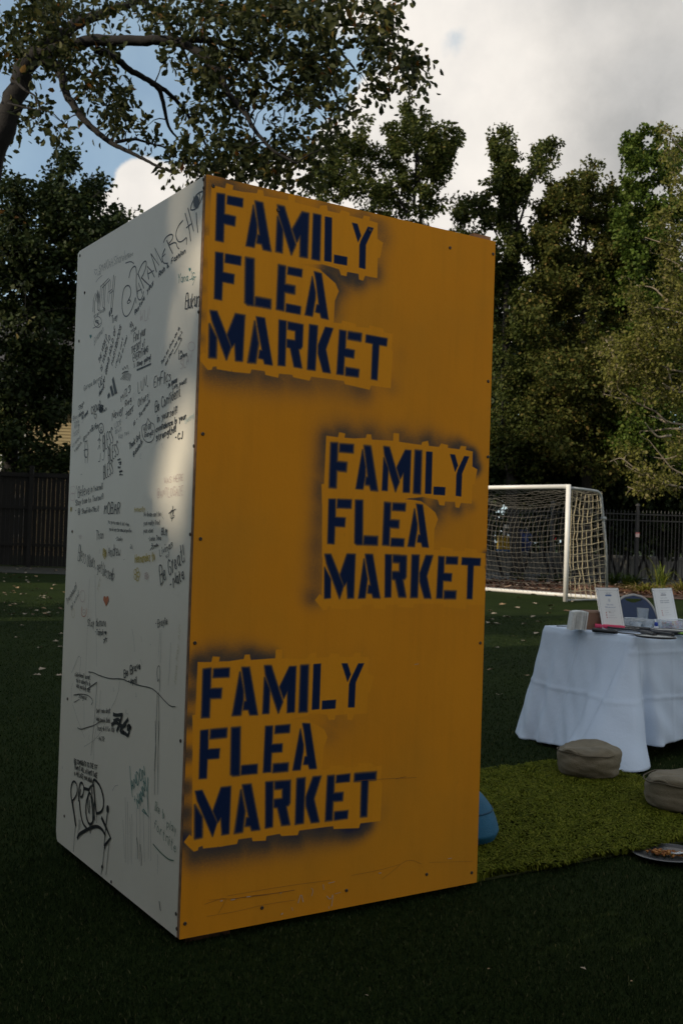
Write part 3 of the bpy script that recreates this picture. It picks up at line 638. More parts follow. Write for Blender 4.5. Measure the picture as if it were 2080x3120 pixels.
# upper third
T(Z1, "SMAKIAH.Sharelen", 365, 1180, 690, 1020, 85, 1.6, 'grey'); heart(Z1, 330, 1170, 32, 'grey', False); T(Z1, "vibe", 680, 1030, 735, 990, 50, 1.3, 'grey'); T(Z1, "us", 350, 1210, 385, 1200, 30, 1.3, 'grey'); draw(Z1, [(332,1282),(360,1240),(402,1208)], 1.5, 'grey')
for dx, dy in ((0, 0), (16, 14)):
    draw(Z1, [(300+dx,1605+dy),(305+dx,1480+dy),(325+dx,1400+dy),(340+dx,1500+dy),(348+dx,1370+dy),(352+dx,1580+dy)], 2.4, 'black', 0)
    draw(Z1, [(348+dx,1370+dy),(368+dx,1530+dy),(385+dx,1320+dy)], 2.2, 'black', 0)
    draw(Z1, [(385+dx,1330+dy),(470+dx,1240+dy)], 2.2, 'black', 0); draw(Z1, [(420+dx,1290+dy),(408+dx,1555+dy)], 2.2, 'black', 0)
    draw(Z1, [(478+dx,1250+dy),(455+dx,1500+dy)], 2.0, 'grey', 0); draw(Z1, [(525+dx,1205+dy),(492+dx,1575+dy)], 2.2, 'black', 0); draw(Z1, [(470+dx,1390+dy),(505+dx,1360+dy)], 2.0, 'black', 0)
draw(Z1, [(352,1580),(368,1595)], 2); draw(Z1, [(408,1555),(424,1568)], 2)
T(Z1, "everlode", 310, 1672, 435, 1592, 45, 1.4); draw(Z1, circ(352,1715,42,60,16), 1.6); scrib(Z1, 352, 1715, 32, 48, 14, 1.5, 'black', 3); draw(Z1, [(300,1782),(340,1765),(395,1720)], 1.5)
T(Z1, "#8", 478, 1665, 512, 1605, 55, 3.2); T(Z1, "Trey", 505, 1735, 568, 1680, 75, 2.6); T(Z1, "B.Human", 315, 1965, 415, 1812, 70, 1.4, 'grey'); heart(Z1, 275, 1872, 24, 'teal')
draw(Z1, [(672,1500),(690,1465),(708,1490),(680,1520),(668,1495),(700,1470),(715,1500)], 2.2)
draw(Z1, [(688,1470),(712,1420),(710,1350),(690,1318),(660,1320),(630,1365),(613,1480),(618,1590),(640,1650),(670,1655),(700,1620),(728,1560),(750,1490),(762,1438),(768,1510)], 3.0)
draw(Z1, [(690,1235),(705,1160),(738,1112),(765,1110),(772,1180),(768,1290),(775,1400),(792,1470),(818,1478),(842,1430),(850,1380)], 3.0); draw(Z1, [(655,1075),(710,1055),(745,1080)], 2.4)
draw(Z1, [(780,1435),(796,1290),(835,1405)], 2.8, 'black', 0); draw(Z1, [(782,1382),(828,1358)], 2.6)
draw(Z1, [(790,1195),(822,1270),(852,1348)], 3); draw(Z1, [(785,1200),(825,1095),(868,1045),(882,1075),(862,1170),(825,1235)], 3); draw(Z1, [(825,1232),(880,1290),(925,1325)], 3)
draw(Z1, [(905,1248),(893,1180),(888,1110),(935,1160),(968,1228)], 3, 'black', 0); draw(Z1, [(895,1195),(960,1155)], 2.8)
draw(Z1, [(990,1172),(960,1070),(928,972),(1018,1100),(970,908),(1050,1068)], 3, 'black', 0)
draw(Z1, [(1082,918),(1045,1000),(1060,1075),(1105,1080)], 3); draw(Z1, [(1050,1010),(1085,975)], 2.8)
draw(Z1, [(1100,828),(1130,900),(1165,972)], 3); draw(Z1, [(1065,852),(1085,800),(1140,760),(1172,772),(1160,820),(1122,862)], 3); draw(Z1, [(1125,880),(1200,842),(1215,905),(1235,920)], 3)
draw(Z1, [(1275,612),(1225,670),(1195,760),(1212,830),(1245,850),(1290,822),(1318,788),(1315,872)], 3)
draw(Z1, [(1300,535),(1340,680),(1360,835)], 3); draw(Z1, [(1330,478),(1365,610),(1392,728)], 3); draw(Z1, [(1313,692),(1367,648)], 3); draw(Z1, [(1420,528),(1427,640),(1438,742)], 3)
draw(Z1, [(1362,495),(1362,460),(1385,400),(1420,335),(1465,303),(1497,293),(1492,345),(1462,420),(1425,478),(1390,500),(1362,497)], 3.2)
fill(Z1, circ(1424,412,29,74,16)[:-1]); draw(Z1, [(1450,305),(1462,350),(1455,410),(1440,440)], 2.4); draw(Z1, [(1395,352),(1388,420),(1400,480)], 2.2)
T(Z1, "Restore", 757, 1640, 862, 1470, 52, 3.0); T(Z1, "your", 888, 1405, 962, 1300, 55, 3.2); T(Z1, "Rich &", 1015, 1228, 1122, 1112, 52, 3.0); T(Z1, "Fashion", 1150, 1082, 1305, 962, 52, 3.0)
T(Z1, "Yana 'G", 1220, 1290, 1400, 1262, 85, 2.2, 'teal'); draw(Z1, [(1350,1255),(1420,1222),(1380,1315)], 2, 'teal', 0); heart(Z1, 1350, 1146, 24, 'teal')
T(Z1, "Bukun", 1300, 1580, 1450, 1545, 150, 3.2); T(Z1, "WU!", 805, 1722, 915, 1690, 130, 1.4, 'faintred')
scrib(Z1, 722, 1745, 25, 45, 14, 1.5, 'black', 8); T(Z1, "Mae", 715, 1850, 775, 1790, 50, 1.4)
T(Z1, "Find your", 742, 1932, 872, 1858, 95, 2.0); T(Z1, "THEORY of", 715, 2062, 862, 1978, 72, 2.0); T(Z1, "EVERYTHING", 735, 2152, 902, 2042, 78, 2.0); T(Z1, "Keep going!", 778, 2200, 928, 2118, 48, 2.6); draw(Z1, [(778,2236),(850,2205),(930,2168)], 4.5); T(Z1, "&", 742, 2215, 760, 2205, 45, 1.4, 'grey')
T(Z1, "THE WORLD", 372, 2172, 455, 1882, 60, 2.0); T(Z1, "IS YOURS TO", 396, 2252, 490, 1890, 60, 2.2); T(Z1, "GRAB HOLD OF", 446, 2292, 552, 1792, 62, 2.5); T(Z1, "MARYBOODS", 512, 2190, 610, 1772, 58, 2.2); T(Z1, "(Maybe can't", 548, 2222, 630, 1900, 40, 1.5); T(Z1, "bear on them)", 590, 2160, 678, 1868, 40, 1.5)
T(Z1, "There are those who do", 1045, 2182, 1245, 1785, 36, 1.6); T(Z1, "and those who don't.", 1088, 2192, 1275, 1825, 38, 1.6); draw(Z1, [(1180,2062),(1230,1975),(1262,1890)], 1.6); draw(Z1, [(1240,1900),(1262,1888),(1262,1925)], 1.5, 'black', 0)
T(Z1, "Los", 1230, 2062, 1268, 2050, 42, 1.8); T(Z1, "Lushere", 1230, 2122, 1322, 2085, 48, 1.9); T(Z1, "SLAY", 1250, 2240, 1380, 2150, 110, 1.4, 'faintred'); draw(Z1, circ(1370,1980,38,50,12), 1.2, 'faintred')
# middle
T(Z2, "EMFlics", 940, 270, 1118, 195, 105, 1.9); T(Z2, "LUV", 778, 338, 870, 265, 120, 1.7); draw(Z2, [(872,252),(878,262)], 3); T(Z2, "Others", 780, 470, 885, 385, 72, 1.7); T(Z2, "IG - SaveMalo", 735, 668, 902, 420, 42, 1.7)
T(Z2, "Jo Remy", 1085, 278, 1180, 202, 42, 2.8); T(Z2, "Long sweat!", 1130, 292, 1275, 222, 48, 1.8)
T(Z2, "Be Confident", 955, 525, 1215, 355, 100, 2.5); T(Z2, "in yourself!", 975, 628, 1180, 535, 72, 2.4); T(Z2, "confidence is your", 962, 728, 1272, 592, 55, 3.0); T(Z2, "strength!!!", 965, 822, 1168, 722, 62, 3.0); T(Z2, "-CJ", 1160, 815, 1238, 790, 65, 3.0)
T(Z2, "4.0 GO", 835, 722, 912, 692, 55, 2.0); T(Z2, "Gang!!!", 845, 782, 935, 752, 48, 2.0); draw(Z2, [(880,588),(862,650),(818,658),(815,735),(845,822),(905,838),(945,790),(952,700),(940,642),(905,630),(880,588)], 1.7)
T(Z2, "Thank God", 692, 908, 800, 795, 62, 2.0); T(Z2, "@dada.lb", 732, 985, 825, 842, 52, 2.0)
T(Z2, "MIZ3", 605, 412, 705, 315, 68, 2.0); T(Z2, "Never", 515, 612, 628, 552, 98, 2.0); T(Z2, "Reg", 648, 472, 712, 418, 62, 1.9); T(Z2, "Jazz", 655, 592, 730, 505, 66, 1.9); draw(Z2, [(650,550),(700,500),(735,455)], 1.5)
for q in ([(512,192),(527,158),(566,328),(540,342)], [(490,265),(508,246),(535,346),(512,363)], [(466,348),(485,320),(497,352),(470,385)]): fill(Z2, q)
draw(Z2, [(615,130),(645,108),(680,105)], 2.4); draw(Z2, [(618,75),(630,95),(640,50),(655,85),(668,30),(680,85)], 1.6)
for i in range(7): draw(Z2, [(600 + i * 15, 190 + i * 2), (655 + i * 9, 110 + i * 4)], 1.4)
T(Z2, "CROWN", 300, 552, 392, 500, 78, 2.2); scrib(Z2, 402, 488, 26, 38, 60, 3.0, 'black', 12); draw(Z2, [(385,405),(395,440),(380,455)], 2); heart(Z2, 342, 565, 30, 'black', False, 1.6); T(Z2, "les", 425, 525, 460, 500, 35, 1.5)
T(Z2, "LILA!", 380, 275, 440, 205, 52, 2.8); T(Z2, "About", 382, 362, 435, 272, 48, 2.8); T(Z2, "Europa Beyond", 225, 302, 412, 185, 45, 1.4)
T(Z2, "BLESS", 425, 925, 525, 835, 165, 2.5); T(Z2, "BLESS", 478, 1040, 580, 955, 145, 2.5); T(Z2, "BLESS", 428, 1212, 525, 1148, 140, 2.5)
T(Z2, "JJ", 372, 1042, 440, 1015, 85, 1.6); draw(Z2, circ(402,688,25,52,14), 2.2); draw(Z2, [(392,680),(393,690)], 2.5); draw(Z2, [(410,675),(411,685)], 2.5); draw(Z2, circ(402,720,9,20,10), 1.8); draw(Z2, [(388,745),(382,800),(385,850)], 1.8); draw(Z2, [(370,905),(385,850),(392,900)], 1.8); draw(Z2, [(368,815),(383,790),(398,820)], 1.8)
T(Z2, "Be Nice", 305, 722, 372, 682, 55, 2.0); draw(Z2, [(235,825),(262,815)], 1.8); draw(Z2, [(240,825),(232,930),(240,985),(262,985),(268,910),(255,820)], 1.7); draw(Z2, circ(248,945,20,45,12), 1.6); draw(Z2, [(240,985),(238,1045)], 1.6); draw(Z2, [(262,985),(262,1045)], 1.6); draw(Z2, [(225,915),(270,905)], 1.8)
for i, (s, x, y, x1, y1) in enumerate([("Ash", 185, 480, 230, 440), ("Sis", 170, 500, 215, 480), ("Bless", 112, 612, 172, 575), ("this", 130, 660, 178, 630), ("king", 130, 690, 178, 670), ("2020", 120, 772, 175, 738), ("Loveland", 108, 885, 190, 790), ("Valon @kiss", 130, 945, 300, 715), ("for spark", 205, 605, 268, 535), ("doing", 175, 575, 220, 540)]):
    T(Z2, s, x, y, x1, y1, 38, 1.5 + .9 * (i in (8, 9)), 'grey' if i in (2, 3, 4, 5, 6) else 'black')
T(Z2, "LOCK", 538, 692, 605, 652, 58, 1.4, 'grey'); T(Z2, "down", 545, 755, 610, 715, 60, 1.4, 'grey'); T(Z2, "Way new", 580, 802, 690, 745, 50, 1.3, 'grey')
for i, (x, y) in enumerate([(580, 1010), (600, 1045), (585, 1085), (605, 1130), (610, 1160)]): scrib(Z2, x, y, 22, 14, 8, 2.0, 'black', 30 + i)
T(Z2, "WAS HERE", 1048, 1258, 1242, 1222, 62, 1.4, 'faintred'); T(Z2, "@ANTLOGAZE", 975, 1398, 1240, 1372, 85, 1.4, 'faintred'); T(Z2, "Lifestrong", 1262, 645, 1352, 575, 50, 1.2, 'faintteal')
T(Z2, "Believe", 165, 1398, 285, 1365, 105, 1.9); T(Z2, "in Yourself", 298, 1345, 420, 1312, 60, 1.9); draw(Z2, [(150,1275),(153,1310)], 1.6); T(Z2, "Stay true to Yourself!", 140, 1482, 425, 1412, 52, 1.9); T(Z2, "-@", 138, 1560, 190, 1575, 60, 1.8); T(Z2, "ShaeFollowThisJZ", 205, 1565, 380, 1535, 48, 1.8)
scrib(Z2, 95, 1515, 10, 28, 26, 2.6, 'yellow', 5); draw(Z2, circ(115, 1320, 28, 40, 12), 1.2, 'faintred'); draw(Z2, circ(110, 1390, 28, 40, 12), 1.2, 'faintred')
T(Z2, "MOBAR", 432, 1572, 595, 1562, 115, 2.8); T(Z2, "honesty", 742, 1545, 850, 1535, 48, 2.2, 'yellow')
T(Z2, "No dream can't be", 840, 1592, 1012, 1588, 44, 1.3); T(Z2, "your reality Trust", 838, 1682, 1005, 1675, 44, 1.3); T(Z2, "your vision'", 835, 1760, 938, 1755, 44, 1.3); T(Z2, "-Lucius Tiena", 885, 1838, 1015, 1832, 44, 1.4)
draw(Z2, [(1095,1560),(1165,1515)], 1.9); draw(Z2, [(1138,1485),(1125,1640)], 1.9); draw(Z2, [(1120,1530),(1150,1535),(1135,1575),(1158,1590),(1112,1625),(1115,1535)], 1.7)
T(Z2, "BLM", 1020, 1775, 1078, 1782, 70, 1.9); T(Z2, "you gonna make it but when", 472, 1662, 690, 1692, 36, 1.2); T(Z2, "you do keep the same perspective", 485, 1738, 715, 1755, 36, 1.2); T(Z2, "-Stanley", 550, 1838, 622, 1842, 38, 1.2)
T(Z2, "Than", 352, 1830, 430, 1815, 85, 1.8); T(Z2, "Andrew", 475, 2000, 600, 2000, 105, 1.9); T(Z2, "Bless", 165, 2042, 245, 2075, 150, 1.8); T(Z2, "Others,", 258, 2098, 345, 2120, 120, 1.8); T(Z2, "get", 360, 2150, 410, 2170, 110, 1.8); T(Z2, "blessed!", 418, 2195, 520, 2252, 120, 1.8); heart(Z2, 525, 2205, 32, 'black', False, 1.6)
scrib(Z2, 440, 1980, 22, 70, 34, 2.2, 'yellow', 15); T(Z2, "Hernandez to", 750, 2068, 955, 2038, 80, 3.4, 'yellow')
for q in range(5): draw(Z2, circ(768 + 18 * math.cos(q * 1.257), 2185 + 42 * math.sin(q * 1.257), 14, 28, 10), 2.2, 'yellow')
for q in range(5): draw(Z2, circ(866 + 12 * math.cos(q * 1.257), 2200 + 22 * math.sin(q * 1.257), 9, 16, 8), 1.8, 'faintred')
draw(Z2, [(905,1940),(935,1890),(925,1860),(915,1900),(1005,1875),(940,1915),(990,1850),(930,1930)], 1.7); T(Z2, "Livinas", 1002, 2000, 1138, 1905, 72, 1.7); T(Z2, "v:)", 1065, 2022, 1112, 2000, 50, 1.7); scrib(Z2, 715, 1900, 20, 45, 10, 1.2, 'grey', 22)
T(Z2, "Be Great!", 1012, 2292, 1262, 2040, 175, 2.6); T(Z2, "-Nate", 1112, 2345, 1255, 2225, 115, 2.8); scrib(Z2, 195, 1800, 14, 30, 8, 1.2, 'faintred', 9)
# lower half
T(Z3, "Treshawn!", 165, 335, 270, 150, 75, 1.8); T(Z3, "lol wow!", 212, 390, 295, 215, 50, 1.6); heart(Z3, 588, 285, 60, 'orange'); T(Z3, "YET", 500, 190, 535, 60, 40, 1.6, 'faintyellow')
draw(Z3, circ(332, 235, 28, 65, 14), 1.6, 'faintred'); draw(Z3, [(325,350),(320,440),(345,465),(375,440),(375,370)], 2.2, 'orange'); draw(Z3, circ(348, 400, 18, 20, 10), 1.5, 'faintred'); draw(Z3, circ(232, 420, 18, 50, 12), 1.4, 'faintyellow')
T(Z3, "Stay demure", 388, 562, 588, 565, 80, 1.9); T(Z3, "-Tmiyah,", 470, 655, 568, 660, 60, 2.0); heart(Z3, 583, 635, 24, 'black'); draw(Z3, [(562,748),(585,685),(600,735)], 2.2, 'black', 0); draw(Z3, [(560,710),(602,692),(570,728)], 2.0, 'black', 0)
T(Z3, "-Braylie", 1128, 580, 1258, 540, 78, 1.7); T(Z3, "Be Brave", 785, 1120, 965, 1020, 85, 2.6); T(Z3, "-April", 835, 1190, 920, 1178, 62, 2.4)
draw(Z3, [(400,1058),(450,1065),(520,1100),(640,1135),(760,1130),(830,1165),(960,1210),(1080,1230),(1150,1290),(1230,1380),(1290,1435),(1340,1437)], 2.0)
for q in ([(410,50),(390,500),(375,900),(365,1230)], [(470,0),(478,500),(490,1000)], [(1168,595),(1172,700),(1155,900)], [(1187,600),(1185,850),(1180,960)], [(1290,740),(1280,1000),(1265,1200)], [(225,1400),(270,1550),(320,1680),(355,1770)], [(530,1260),(500,1600),(455,1800),(460,1950),(440,2080)], [(900,840),(890,700),(870,590)], [(350,1400),(352,1700)], [(215,1370),(210,1240),(230,1180)]): draw(Z3, q, .9, 'grey')
draw(Z3, [(215,1070),(260,960),(290,880),(320,910),(300,1080)], 1.2, 'grey'); draw(Z3, [(1150,1165),(1138,1040),(1158,985),(1176,1010),(1170,1270)], 1.6); draw(Z3, [(1150,1160),(1165,1135)], 1.4)
draw(Z3, [(1145,1290),(1135,1600),(1125,1900),(1112,2138)], 1.5); draw(Z3, [(1160,1280),(1165,1600),(1155,1900),(1150,2138)], 1.4)
for s, a, b_, c, d in (("a lady doesn't accept,", 250, 1105, 420, 1140), ("she is asking to do", 265, 1170, 420, 1210), ("what your body says", 265, 1225, 415, 1280), ("-Insignia", 280, 1335, 375, 1362)): T(Z3, s, a, b_, c, d, 46, 1.7)
draw(Z3, [(238,1310),(300,1297),(380,1305),(430,1340),(447,1385),(428,1415)], 2.0); draw(Z3, [(240,1390),(300,1355)], 1.6); draw(Z3, [(385,1245),(440,1205),(487,1172)], 2.6)
draw(Z3, [(280,1665),(320,1685),(400,1655),(460,1640),(520,1600),(560,1590)], 2.0); draw(Z3, [(740,1160),(710,1330),(640,1460),(570,1650),(480,1790),(350,1870)], 1.0, 'grey'); draw(Z3, [(490,1170),(470,1500),(440,1800),(425,1965)], 1.5)
for s, a, b_, c, d in (("Don't care about", 487, 1505, 635, 1500), ("what people think", 480, 1590, 632, 1612), ("trust, do it for YOU", 497, 1692, 678, 1712), ("-NATE-", 500, 1805, 585, 1810)): T(Z3, s, a, b_, c, d, 46, 1.7)
for q in ([(668,1518),(700,1530),(768,1520)], [(762,1522),(748,1590),(720,1660),(705,1700)], [(648,1632),(690,1602),(735,1628),(720,1660)], [(672,1592),(720,1570),(745,1595)], [(828,1572),(790,1622),(750,1680),(738,1705),(775,1722),(800,1728),(770,1700)], [(858,1668),(838,1632),(815,1672),(835,1690),(855,1650)], [(800,1728),(828,1755),(842,1700)], [(735,1640),(790,1650),(805,1625)]): draw(Z3, q, 8.0)
T(Z3, "Hiya Kay Alin", 1345, 1190, 1400, 560, 60, 1.2, 'faintyellow')
T(Z4, "BIG CONGRATS TO THE 'FF'", 228, 418, 468, 492, 46, 2.3); T(Z4, "TEAM IT WILL ALWAYS TAKE", 230, 478, 465, 572, 46, 2.3); T(Z4, "A VILLAGE' MALAKAI", 232, 540, 410, 622, 46, 2.3)
draw(Z4, [(207,828),(192,710),(205,625),(232,600),(258,640),(262,700),(250,755),(212,805)], 5.5); draw(Z4, [(207,800),(222,900),(245,1058)], 9)
draw(Z4, [(275,808),(276,700),(290,622),(312,618),(328,660),(325,735),(300,772),(284,745),(296,690)], 5.5); draw(Z4, [(282,800),(292,930),(318,1040),(358,1085)], 6)
draw(Z4, [(328,678),(380,692),(408,645),(412,725)], 7, 'black', 0); draw(Z4, [(384,718),(348,830),(348,960),(385,1055),(425,1025),(435,900),(412,755),(384,718)], 6.5); draw(Z4, [(373,765),(370,860),(382,945),(390,860)], 4.0); draw(Z4, [(390,800),(385,935)], 3.4)
draw(Z4, [(420,655),(425,590),(448,592),(500,660),(532,780),(528,880),(500,925),(455,935)], 6.5); draw(Z4, [(428,640),(440,800),(458,945)], 7); draw(Z4, [(440,800),(430,920),(440,1000)], 5); draw(Z4, [(400,760),(415,860),(420,1000)], 6)
draw(Z4, [(262,1190),(275,1150),(340,1110),(400,1080),(460,1062),(515,1095),(545,1150)], 8); draw(Z4, [(510,978),(555,1075),(602,1185),(545,1258),(540,1290)], 8, 'black', 0); draw(Z4, [(575,870),(556,1050),(535,1265)], 4.2); fill(Z4, circ(572,890,14,42,10)[:-1]); draw(Z4, [(390,1060),(397,1140)], 4)
draw(Z4, [(242,1060),(232,1180),(222,1328)], 2.2); draw(Z4, [(540,1265),(520,1470),(505,1560)], 2.6); draw(Z4, [(586,1240),(570,1400),(554,1560)], 2.2); draw(Z4, [(280,1000),(268,1150)], 1.8); draw(Z4, [(292,1000),(284,1100)], 1.8); fill(Z4, circ(515,1480,9,20,8)[:-1]); draw(Z4, [(462,960),(460,1030)], 1.8)
draw(Z4, [(800,450),(808,620),(826,765)], 2.4, 'teal'); T(Z4, "ANDON", 820, 705, 958, 560, 120, 3.0, 'teal'); T(Z4, "+", 845, 840, 875, 825, 90, 2.0, 'teal'); T(Z4, "NANNY", 888, 895, 985, 690, 130, 3.0, 'teal'); draw(Z4, [(985,568),(978,760),(990,965),(925,905),(938,888),(972,940)], 3.0, 'teal', 0)
r_ = RS(77)
for x in (728, 752, 775, 800, 820, 868, 900, 938, 985, 1010): draw(Z4, [(x, 745 + r_.rand() * 280), (x + 10 * r_.rand(), 1100), (x + 5 + 30 * (r_.rand() - .3), 1380 + r_.rand() * 100)], 1.1, 'grey')
for x, y in ((870, 1180), (905, 1250)): draw(Z4, [(x, y), (x + 14, y + 120), (x + 12, y + 220)], 1.8)
draw(Z4, [(1060,-10),(1065,320),(1052,500),(1052,740)], 1.5); draw(Z4, [(1092,-10),(1090,330),(1085,520),(1083,740)], 1.4); draw(Z4, [(1085,1350),(1085,1560)], 1.0, 'grey'); draw(Z4, [(1100,1835),(1108,1900),(1115,1930)], 2.6)
for s, a, b_, c, d in (("like", 1055, 900, 1105, 950), ("to", 1130, 980, 1150, 995), ("play", 1178, 1075, 1275, 1150)): T(Z4, s, a, b_, c, d, 95, 1.7, 'green')
T(Z4, "fortnite", 1045, 1080, 1272, 1345, 100, 1.7, 'green'); draw(Z4, [(1038,1248),(1080,1300),(1150,1368),(1210,1412),(1248,1416)], 2.8, 'green'); draw(Z4, [(620,700),(650,650),(680,645)], 1.0, 'grey')
for i in range(26):
    r = RS(500 + i); x, y = 100 + r.rand() * 1150, 200 + r.rand() * 1900; k = (Z2, Z3)[i % 2]; draw(k, [(x, y), (x + 30 * (r.rand() - .5), y + 60 * r.rand()), (x + 40 * (r.rand() - .5), y + 90 * r.rand())], .8, 'grey')
ICOL = dict(black=(.010, .010, .011), grey=(.16, .165, .16), teal=(.01, .17, .16), faintteal=(.42, .56, .55), green=(.05, .14, .09), yellow=(.52, .40, .05), faintyellow=(.56, .50, .33), orange=(.50, .13, .03), faintred=(.58, .44, .41))
for c, mb in INK.items():
    o = mb.build("handwriting", mat("ink_" + c, ICOL[c], .5), wp)
    if c != 'black': o['label'] = {'grey': 'thin grey pen lines', 'teal': 'teal marker writing', 'faintteal': 'faint teal writing', 'green': 'dark green pen writing', 'yellow': 'yellow marker writing', 'faintyellow': 'faint yellow pencil writing', 'orange': 'orange heart and squiggle', 'faintred': 'faint pinkish pencil writing'}[c]

# scratches near the bottom of the yellow panel
SCR = {}
def yscr(pts, w, col):
    p = chaikin(np.array([yuv(540 + x * .637755, 1900 + y * .637755) for x, y in pts])); n = len(p); t = np.gradient(p, axis=0); t /= np.linalg.norm(t, axis=1, keepdims=True) + 1e-9; nn = np.stack([-t[:, 1], t[:, 0]], 1) * w * .8 / 2000
    NST[0] += 1; V = np.empty((2 * n, 3)); L_, R_ = p + nn, p - nn; off = NY * (.0004 + NST[0] * 1e-6)
    V[0::2] = FC + L_[:, :1] * A3 + L_[:, 1:] * U3 + off; V[1::2] = FC + R_[:, :1] * A3 + R_[:, 1:] * U3 + off
    SCR.setdefault(col, MB()).add(V, [(2 * i, 2 * i + 1, 2 * i + 3, 2 * i + 2) for i in range(n - 1)])
for q, w in (([(255,1318),(330,1303),(450,1290),(560,1272)], 2.6), ([(130,1340),(240,1302),(215,1350),(195,1385)], 1.6), ([(240,1300),(500,1255),(730,1225)], 1.2), ([(830,1202),(960,1178),(1060,1150)], 1.2), ([(975,1220),(1030,1180),(1080,1135),(1120,1128),(1165,1148)], 1.3), ([(140,1398),(280,1375),(420,1340),(560,1320)], 1.2), ([(150,1320),(300,1310),(430,1295)], 1.0), ([(1200,1140),(1410,1135)], .9), ([(860,750),(1000,740),(1140,735)], 1.4), ([(1040,742),(1090,730)], 2.0)): yscr(q, w, 'dark')
for q, w in (([(575,1335),(590,1285),(600,1330)], 3.0), ([(640,1262),(648,1275),(640,1300)], 2.2), ([(695,1245),(698,1270)], 2.4), ([(720,1240),(750,1232)], 2.2), ([(712,1300),(730,1320),(745,1285),(735,1350)], 2.6), ([(495,1390),(503,1382)], 5), ([(545,1355),(550,1370)], 2), ([(205,1325),(216,1322)], 4), ([(255,1320),(275,1316)], 4), ([(960,1192),(972,1190)], 4), ([(1290,1123),(1308,1120)], 2.5), ([(722,1350),(724,1362)], 2), ([(1130,195),(1150,192)], 2), ([(330,1305),(350,1302)], 3), ([(752,1290),(780,1283)], 1.6), ([(490,1290),(496,1284)], 3)): yscr(q, w, 'pale')
SCR['dark'].build("scratches", mat("scratch_dark", (.27, .11, .018), .8), yp); SCR['pale'].build("scratches", mat("scratch_pale", (.50, .42, .33), .8), yp)

